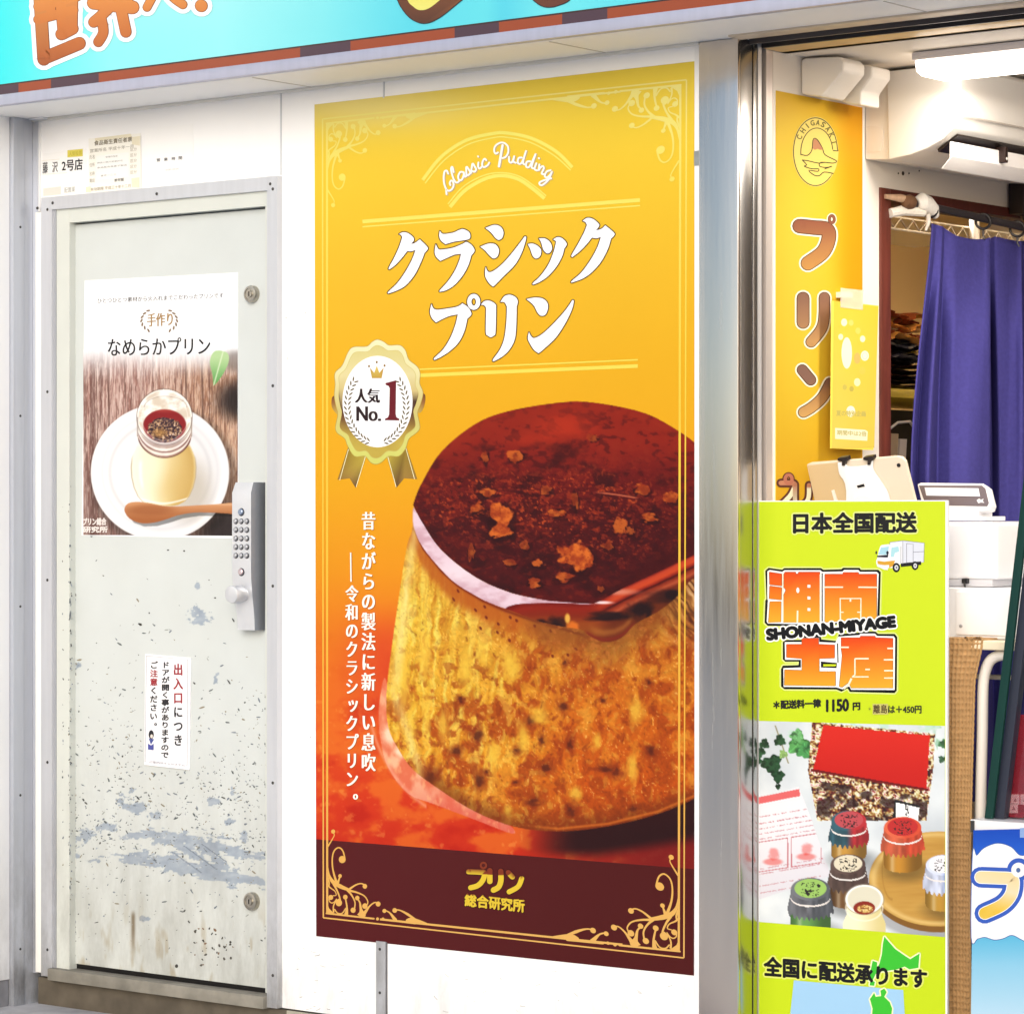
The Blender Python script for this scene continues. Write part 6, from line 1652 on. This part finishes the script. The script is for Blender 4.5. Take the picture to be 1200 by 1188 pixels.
    e = np.sqrt(((px - x) / 22) ** 2 + ((py - y + 6) / 17) ** 2); c = mix(c, (226, 222, 200), ss(1.02, .97, e)); c = mix(c, (255, 255, 252), np.exp(-((e - .95) / .06) ** 2)); c = mix(c, (150, 140, 120), np.exp(-((e - 1.05) / .03) ** 2) * .6)
    e = np.sqrt(((px - x) / 13) ** 2 + ((py - y - 4) / 8) ** 2); c = mix(c, (150, 44, 30), ss(1.02, .95, e)); c = mix(c, ramp(vn(px / 1.5, py / 1.3, 111), [(.2, (150, 80, 40)), (.5, (226, 180, 90)), (.8, (250, 226, 160))]), ss(.85, .7, np.sqrt(((px - x - 1) / 12) ** 2 + ((py - y - 5) / 6) ** 2)))
    c = mix(c, (250, 246, 226), np.exp(-((np.sqrt(((px - x) / 21.5) ** 2 + ((py - y - 4) / 15) ** 2) - 1) / .05) ** 2) * (py > y) * .8)
    return c
p = Print(GP, .0010)
q = [GP.hit(*a) for a in ((888, 845), (1107.6, 851), (1107.6, 1098), (886, 1080))]
Tt, Ss = np.meshgrid(np.linspace(0, 1, 280), np.linspace(0, 1, 250), indexing='ij')
Pg = (q[0] * (1 - Ss[..., None]) + q[1] * Ss[..., None]) * (1 - Tt[..., None]) + (q[3] * (1 - Ss[..., None]) + q[2] * Ss[..., None]) * Tt[..., None]
Pg[..., :2] = np.where((Pg @ GP.u - GP.O @ GP.u < gu0 + .001)[..., None], GP.xyz(gu0 + .001, 0)[:2], Pg[..., :2])
px, py = project(Pg); p.surfgrid(Pg + GP.n * .0010, alb(jars(px, py), KP).reshape(-1, 3), 'satin_print'); p.build('jar_photo', T_)
# headline and small print
p = Print(GP, .0012)
p.text('日本全国配送', (930.5, 625), (1074, 624), (930.5, 602), (238, 248, 150), 2.9, 12); p.up()
p.text('日本全国配送', (930.5, 625), (1074, 624), (930.5, 602), (34, 34, 36), 1.1, 10); p.up()
p.text('全国に配送承ります', (896, 1143), (1086, 1158), (896, 1121), (238, 248, 120), 3.0, 12); 
p.up(); p.h += 3e-4
p.text('全国に配送承ります', (896, 1143), (1086, 1158), (896, 1121), (24, 24, 26), 1.0, 10)
p.text('＊配送料一律', (907, 831), (962, 829), (907, 821.5), (40, 42, 36), .55); p.text('1150', (969, 834), (994.5, 833), (969, 820.5), (34, 34, 34), .8); p.text('円', (1000, 832.5), (1008, 832), (1000, 824), (40, 40, 36), .5)
p.poly([(1023, 825), (1041, 825), (1041, 837.5), (1023, 837.5)], (214, 206, 120)); p.up()
p.text('＊', (1018, 833), (1021, 833), (1018, 829), (110, 112, 60)); p.text('離島', (1024, 836), (1040, 836), (1024, 826), (90, 70, 44), .2); p.text('は＋450円', (1041.5, 836), (1080, 836), (1041.5, 827.5), (56, 58, 44), .35)
p.build('black_lettering', T_, smooth=False)
# map behind the words
p = Print(GP, .0012 + 3.2e-4); 
p.tf = zt(890, 1090, 5.455)
MP = ([(800, 40), (830, 75), (870, 120), (920, 155), (965, 185), (1025, 148), (1018, 240), (960, 250), (930, 232), (880, 250), (800, 262), (745, 262), (770, 210), (785, 150), (790, 90)], [(725, 195), (755, 205), (750, 270), (720, 330), (700, 320), (712, 260)], [(735, 400), (745, 425), (780, 420), (775, 385), (800, 372), (815, 395), (800, 425), (835, 460), (850, 500), (842, 560), (720, 560), (725, 500), (708, 440)], [(712, 318), (740, 330), (735, 355), (706, 352)])
sb = [(222, 320), (920, 382), (935, 620), (190, 620)]
p.poly(sb, (168, 214, 250)); p.up(4e-5)
for r, col in ((9, (244, 250, 200)), (0, (66, 208, 58))):
    for q in MP: 
        if r: p.dpoly(q, r, col, False, 4, 8)
        else: p.poly(q, col)
    p.up(5e-5)
p.build('green_map', T_, smooth=False)
# lorry drawing
p = Print(GP, .0012); p.tf = zt(890, 590, 5.455)
p.poly([(835, 250), (920, 240), (1055, 255), (1052, 378), (905, 390), (835, 380)], (232, 234, 240)); p.poly([(920, 242), (1055, 256), (1052, 378), (920, 388)], (222, 226, 238), dh=2e-5); p.up(6e-5)
p.poly([(755, 350), (772, 280), (800, 266), (880, 262), (905, 275), (905, 385), (850, 415), (760, 400), (748, 370)], (246, 246, 248), True, 3); p.up(5e-5)
p.poly([(760, 330), (778, 284), (830, 276), (822, 330)], (176, 224, 240)); p.poly([(840, 345), (845, 284), (890, 276), (896, 310), (868, 318), (860, 345)], (180, 228, 238), dh=1e-5)
p.poly([(752, 336), (826, 330), (822, 348), (756, 346)], (34, 34, 50), dh=2e-5); p.poly([(755, 368), (800, 374), (868, 366), (860, 400), (830, 415), (830, 395), (790, 398), (756, 388)], (236, 176, 60), dh=2e-5); p.poly([(752, 390), (826, 400), (822, 428), (800, 426), (752, 405)], (230, 232, 238), dh=4e-5)
p.poly([(905, 385), (1035, 372), (1035, 395), (905, 408)], (40, 40, 44)); p.ell(748, 316, 5, 11, (40, 40, 60)); p.ell(820, 318, 8, 12, (40, 40, 60), dh=5e-5); p.up(7e-5)
for x, y, r in ((876, 412, 24), (996, 400, 22)): p.ell(x, y, r, r * 1.25, (36, 36, 40)); p.ell(x + 1, y, r * .52, r * .7, (220, 222, 226), dh=2e-5); p.ell(x + 1, y, r * .2, r * .3, (120, 120, 126), dh=4e-5)
gl = (128, 130, 146)
for s_ in ([(835, 250), (920, 240), (1055, 255), (1052, 378)], [(918, 242), (918, 390)], [(942, 258), (984, 262), (984, 378), (942, 380), (942, 258)], [(984, 314), (1052, 310)], [(835, 250), (836, 268)], [(905, 275), (905, 385)]): p.stroke(s_, 3, gl, sm=False, caps=False); p.h += 4e-6
p.build('lorry_drawing', T_, smooth=False)
# big place-name characters
p = Print(GP, .0012); p.tf = zt(890, 655, 7.06)
BLK = (16, 18, 22); WH = (252, 252, 250)
blk = [[(50, 100), (78, 76), (190, 92), (205, 78), (510, 78), (530, 92), (680, 88), (692, 76), (830, 76), (842, 92), (985, 92), (1006, 112), (1002, 240), (996, 480), (540, 562), (70, 556), (44, 530), (50, 345), (60, 335)],
       [(195, 690), (220, 672), (350, 672), (355, 620), (505, 620), (515, 668), (640, 680), (660, 622), (820, 612), (832, 602), (960, 602), (985, 622), (1120, 622), (1142, 648), (1138, 1090), (1120, 1112), (750, 1102), (730, 1072), (680, 1100), (640, 1082), (210, 1080), (180, 1058), (180, 912), (196, 884), (325, 880), (328, 852), (215, 852), (195, 832)]]
wht = [[(68, 105), (88, 94), (192, 110), (208, 96), (505, 96), (522, 110), (690, 107), (702, 94), (820, 94), (834, 110), (972, 110), (988, 125), (984, 240), (976, 480), (530, 545), (74, 536), (62, 522), (72, 345), (68, 330)],
       [(212, 690), (350, 690), (352, 655), (495, 655), (497, 690), (630, 695), (655, 645), (828, 632), (838, 620), (958, 620), (975, 640), (1112, 642), (1124, 660), (1120, 1086), (762, 1084), (745, 1055), (690, 1080), (640, 1064), (202, 1060), (200, 906), (345, 900), (345, 836), (214, 836)]]
for q in blk: p.dpoly(q, 12, (236, 248, 150), k=8)
p.up(8e-5)
for q in blk: p.poly(q, BLK)
p.up(6e-5)
for q in wht: p.poly(q, WH)
p.poly([(510, 850), (644, 862), (640, 905), (510, 900)], BLK, dh=3e-5); p.poly([(530, 872), (640, 874), (630, 890), (530, 890)], (226, 244, 40), dh=5e-5); p.stroke([(521, 120), (521, 560)], 10, BLK, sm=False, caps=False, dh=4e-5); p.stroke([(648, 700), (652, 860)], 10, BLK, sm=False, caps=False, dh=4e-5)
p.up(8e-5)
OR = lambda px, py: ramp(np.where(py < 734, (py - 669) / 62, (py - 747) / 60), [(0, (246, 76, 24)), (.25, (250, 104, 22)), (.6, (250, 150, 34)), (1, (252, 190, 52))])
ors = [[(85, 113), (185, 128), (185, 224), (88, 214)], [(88, 228), (184, 240), (182, 340), (85, 330)], [(90, 358), (180, 356), (178, 522), (78, 526)],
       [(205, 130), (215, 113), (300, 113), (302, 128), (322, 128), (328, 113), (500, 113), (500, 525), (200, 525), (205, 300), (222, 260), (205, 240)],
       [(545, 130), (695, 130), (695, 116), (820, 116), (820, 130), (970, 130), (970, 490), (545, 525)],
       [(228, 710), (355, 710), (355, 660), (490, 660), (490, 710), (622, 715), (622, 820), (495, 825), (495, 935), (630, 935), (630, 1050), (210, 1045), (212, 920), (355, 925), (355, 825), (228, 815)],
       [(680, 655), (835, 655), (840, 642), (958, 642), (960, 655), (1104, 660), (1104, 1068), (762, 1068), (742, 1020), (685, 1062), (664, 1056), (688, 800), (680, 745)]]
for q in ors: p.dpoly(q, 5, (120, 84, 50), k=6)
p.up(6e-5)
for q in ors: p.dpoly([(x, y) for x, y in q], 1.5, OR, k=6)
p.up(6e-5)
cw = (250, 244, 214)
for q, w in (([(318, 430), (316, 530)], 13), ([(530, 236), (694, 236)], 11), ([(820, 236), (985, 238)], 11), ([(672, 505), (670, 330), (842, 330), (840, 500)], 11), ([(755, 332), (755, 356)], 14), ([(672, 443), (698, 443)], 9), ([(812, 443), (840, 443)], 9), ([(666, 733), (742, 733)], 12), ([(1060, 742), (1110, 742)], 12), ([(790, 827), (906, 827)], 12), ([(792, 827), (792, 960), (775, 972)], 11), ([(1032, 836), (1110, 836)], 12), ([(878, 916), (916, 916)], 12), ([(1034, 926), (1110, 926)], 12), ([(768, 977), (906, 977)], 10), ([(1034, 987), (1110, 987)], 10), ([(764, 990), (740, 1040), (700, 1075)], 16), ([(505, 130), (505, 530)], 8), ([(196, 120), (196, 525)], 10)):
    p.stroke(q, w, cw, sm=False, caps=False); p.h += 5e-6
for y in (228, 325, 420): p.poly([(400, y - 12), (424, y - 10), (424, y + 12), (400, y + 12)], WH)
p.ell(320, 262, 12, 22, WH); p.poly([(196, 250), (212, 246), (200, 300), (190, 300)], WH); p.up(5e-5)
a, b, c_ = (70, 672), (1126, 562), (62, 588)
p.text('SHONAN-MIYAGE', a, b, c_, WH, 22, 14); p.up(1.2e-4)
p.text('SHONAN-MIYAGE', a, b, c_, (18, 20, 26), 10.5, 12)
p.build('place_name_lettering', T_, smooth=False)

# ------------------------------------------------------------------ slanted glass showcase at the right
HY = .12
SHP = ypl(HY)
zled = float(SHP.hit(1160, 962)[2]); zlb = float(SHP.hit(1160, 975)[2])
xcl = float(SHP.hit(1137, 962)[0]); xcr = float(SHP.hit(1420, 962)[0])
T_ = thing('glass_showcase', 'counter showcase with a slanted dark edged glass front on a white ledge', 'showcase', ((xcl + xcr) / 2, HY, 0))
m = MB(); m.box(xcl, xcr, HY, HY + .09, zlb, zled, (238, 238, 240), 'plastic'); m.build('ledge', T_, bevel=.0015)
m = MB(); m.box(xcl + .012, xcr, HY + .004, HY + .085, 0, zlb - .001, (150, 146, 146), 'plastic'); m.build('base', T_)
m = MB(); m.box(xcl + .002, xcl + .010, HY - .003, HY - .0005, zlb - .003, zled - .002, (70, 68, 66), 'dark_metal'); m.build('ledge_clip', T_)
gp2 = ypl(HY + .05)
def bar(px_lo, px_hi, w, y, d, col, name, mat):
    pl = ypl(y); top = -60
    k = (px_hi - px_lo) / (640 - 961)
    xt = px_lo + k * (top - 961)
    P = pl.hit(np.array([px_lo, px_lo + w, xt + w, xt]), np.array([961.5, 961.5, top, top]))
    P[:2, 2] = zled + .0005
    m = MB(); m.prism(P, (0, d, 0), col, mat); m.build(name, T_, bevel=.001)
bar(1153.5, 1190.5, 9.5, HY + .030, .008, (20, 58, 52), 'glass_edge', 'satin_print')
bar(1165, 1203, 11, HY + .040, .020, (44, 48, 62), 'corner_post', 'plastic')
pl = ypl(HY + .062)
P = pl.hit(np.array([1178, 1400, 1400, 1216]), np.array([961, 961, 640, 640])); P[:2, 2] = zled + .0005
m = MB(); m.prism(P, (0, .003, 0), (230, 240, 240), 'glass'); m.build('glass_pane', T_)
P = ypl(HY + .075).hit(np.array([1178, 1300, 1300, 1194, 1186]), np.array([957, 957, 838, 838, 880])); P[:2, 2] = zled + .001
m = MB(); m.prism(P, (0, .014, 0), (228, 60, 78), 'fabric'); o = m.build('red_parcel', None, P[0], bevel=.004); tag(o, 'red parcel behind the showcase glass above the blue banner', 'parcel')
p = Print(ypl(HY + .062), .0008, 'film')
for x, y in ((1190, 937), (1201, 937), (1188, 947)):
    p.poly([(x - 5, y - 6), (x + 5, y - 6), (x + 5, y + 6), (x - 5, y + 6)], (246, 200, 206)); p.poly([(x - 2.4, y + 2.5), (x, y - 2.5), (x + 2.4, y + 2.5)], (150, 50, 60), dh=1e-4)
p.build('warning_stickers', T_, smooth=False)

# ------------------------------------------------------------------ blue banner on the showcase base
YB_ = HY - .004
BB = ypl(YB_)
bz1l = float(BB.hit(1140, 981)[2]); bx0 = float(BB.hit(1139.5, 1000)[0]); bx1 = float(BB.hit(1330, 1000)[0])
T_ = thing('blue_banner', 'blue vinyl banner with a white cloud and one big yellow character', 'banner', ((bx0 + bx1) / 2, YB_, .2))
p = Print(BB, 0.0, 'satin_print')
q = [BB.hit(*a) for a in ((1140.5, 973), (1330, 968), (1330, 1260), (1137, 1260))]
Tt, Ss = np.meshgrid(np.linspace(0, 1, 60), np.linspace(0, 1, 50), indexing='ij')
Pg = (q[0] * (1 - Ss[..., None]) + q[1] * Ss[..., None]) * (1 - Tt[..., None]) + (q[3] * (1 - Ss[..., None]) + q[2] * Ss[..., None]) * Tt[..., None]
px, py = project(Pg)
def bcol(px, py):
    c = ramp(py, [(975, (28, 84, 206)), (1000, (44, 106, 226)), (1020, (70, 130, 236)), (1090, (92, 196, 240)), (1130, (150, 214, 246)), (1200, (196, 228, 250))])
    return c
p.surfgrid(Pg, alb(bcol(px, py), KP).reshape(-1, 3), 'satin_print')
p.build('sheet', T_)
p = Print(BB, .0004, 'satin_print'); p.tf = zt(1130, 955, 7.67)
cloud = [(78, 348), (112, 368), (180, 300), (300, 258), (420, 290), (500, 365), (600, 352), (760, 300), (900, 320), (1100, 420), (1300, 360), (1500, 500), (1500, 1000), (1200, 1140), (1000, 1080), (800, 1130), (600, 1150), (520, 1120), (430, 1078), (350, 1108), (270, 1120), (185, 1096), (120, 1110), (66, 1100)]
p.dpoly(cloud, 7, (60, 110, 190), True, 4, 8); p.up(6e-5); p.poly(cloud, (246, 246, 250), True, 4); p.up(5e-5)
yl = lambda px, py: ramp(py - .25 * (px - 1160), [(1018, (252, 226, 170)), (1040, (246, 228, 190)), (1058, (250, 214, 110)), (1068, (252, 206, 60)), (1078, (246, 210, 90))])
CH = [(150, 560), (300, 566), (420, 575), (442, 620), (420, 720), (340, 810), (186, 884)]
for w, col in ((188, (62, 104, 208)), (118, (252, 252, 250)), (106, yl)):
    p.stroke([(x, y) for x, y in CH], w, col, n=10); p.up(4e-5)
    if w == 188: p.ell(490, 492, 104, 104, col); p.up(4e-5)
p.ell(490, 495, 66, 66, (250, 248, 244)); p.up(3e-5); p.ell(487, 497, 20, 22, (90, 120, 176))
p.up(); p.poly([(502, 120), (760, 100), (760, 205), (502, 205)], (150, 182, 236))
p.build('printed_character', T_, smooth=False)
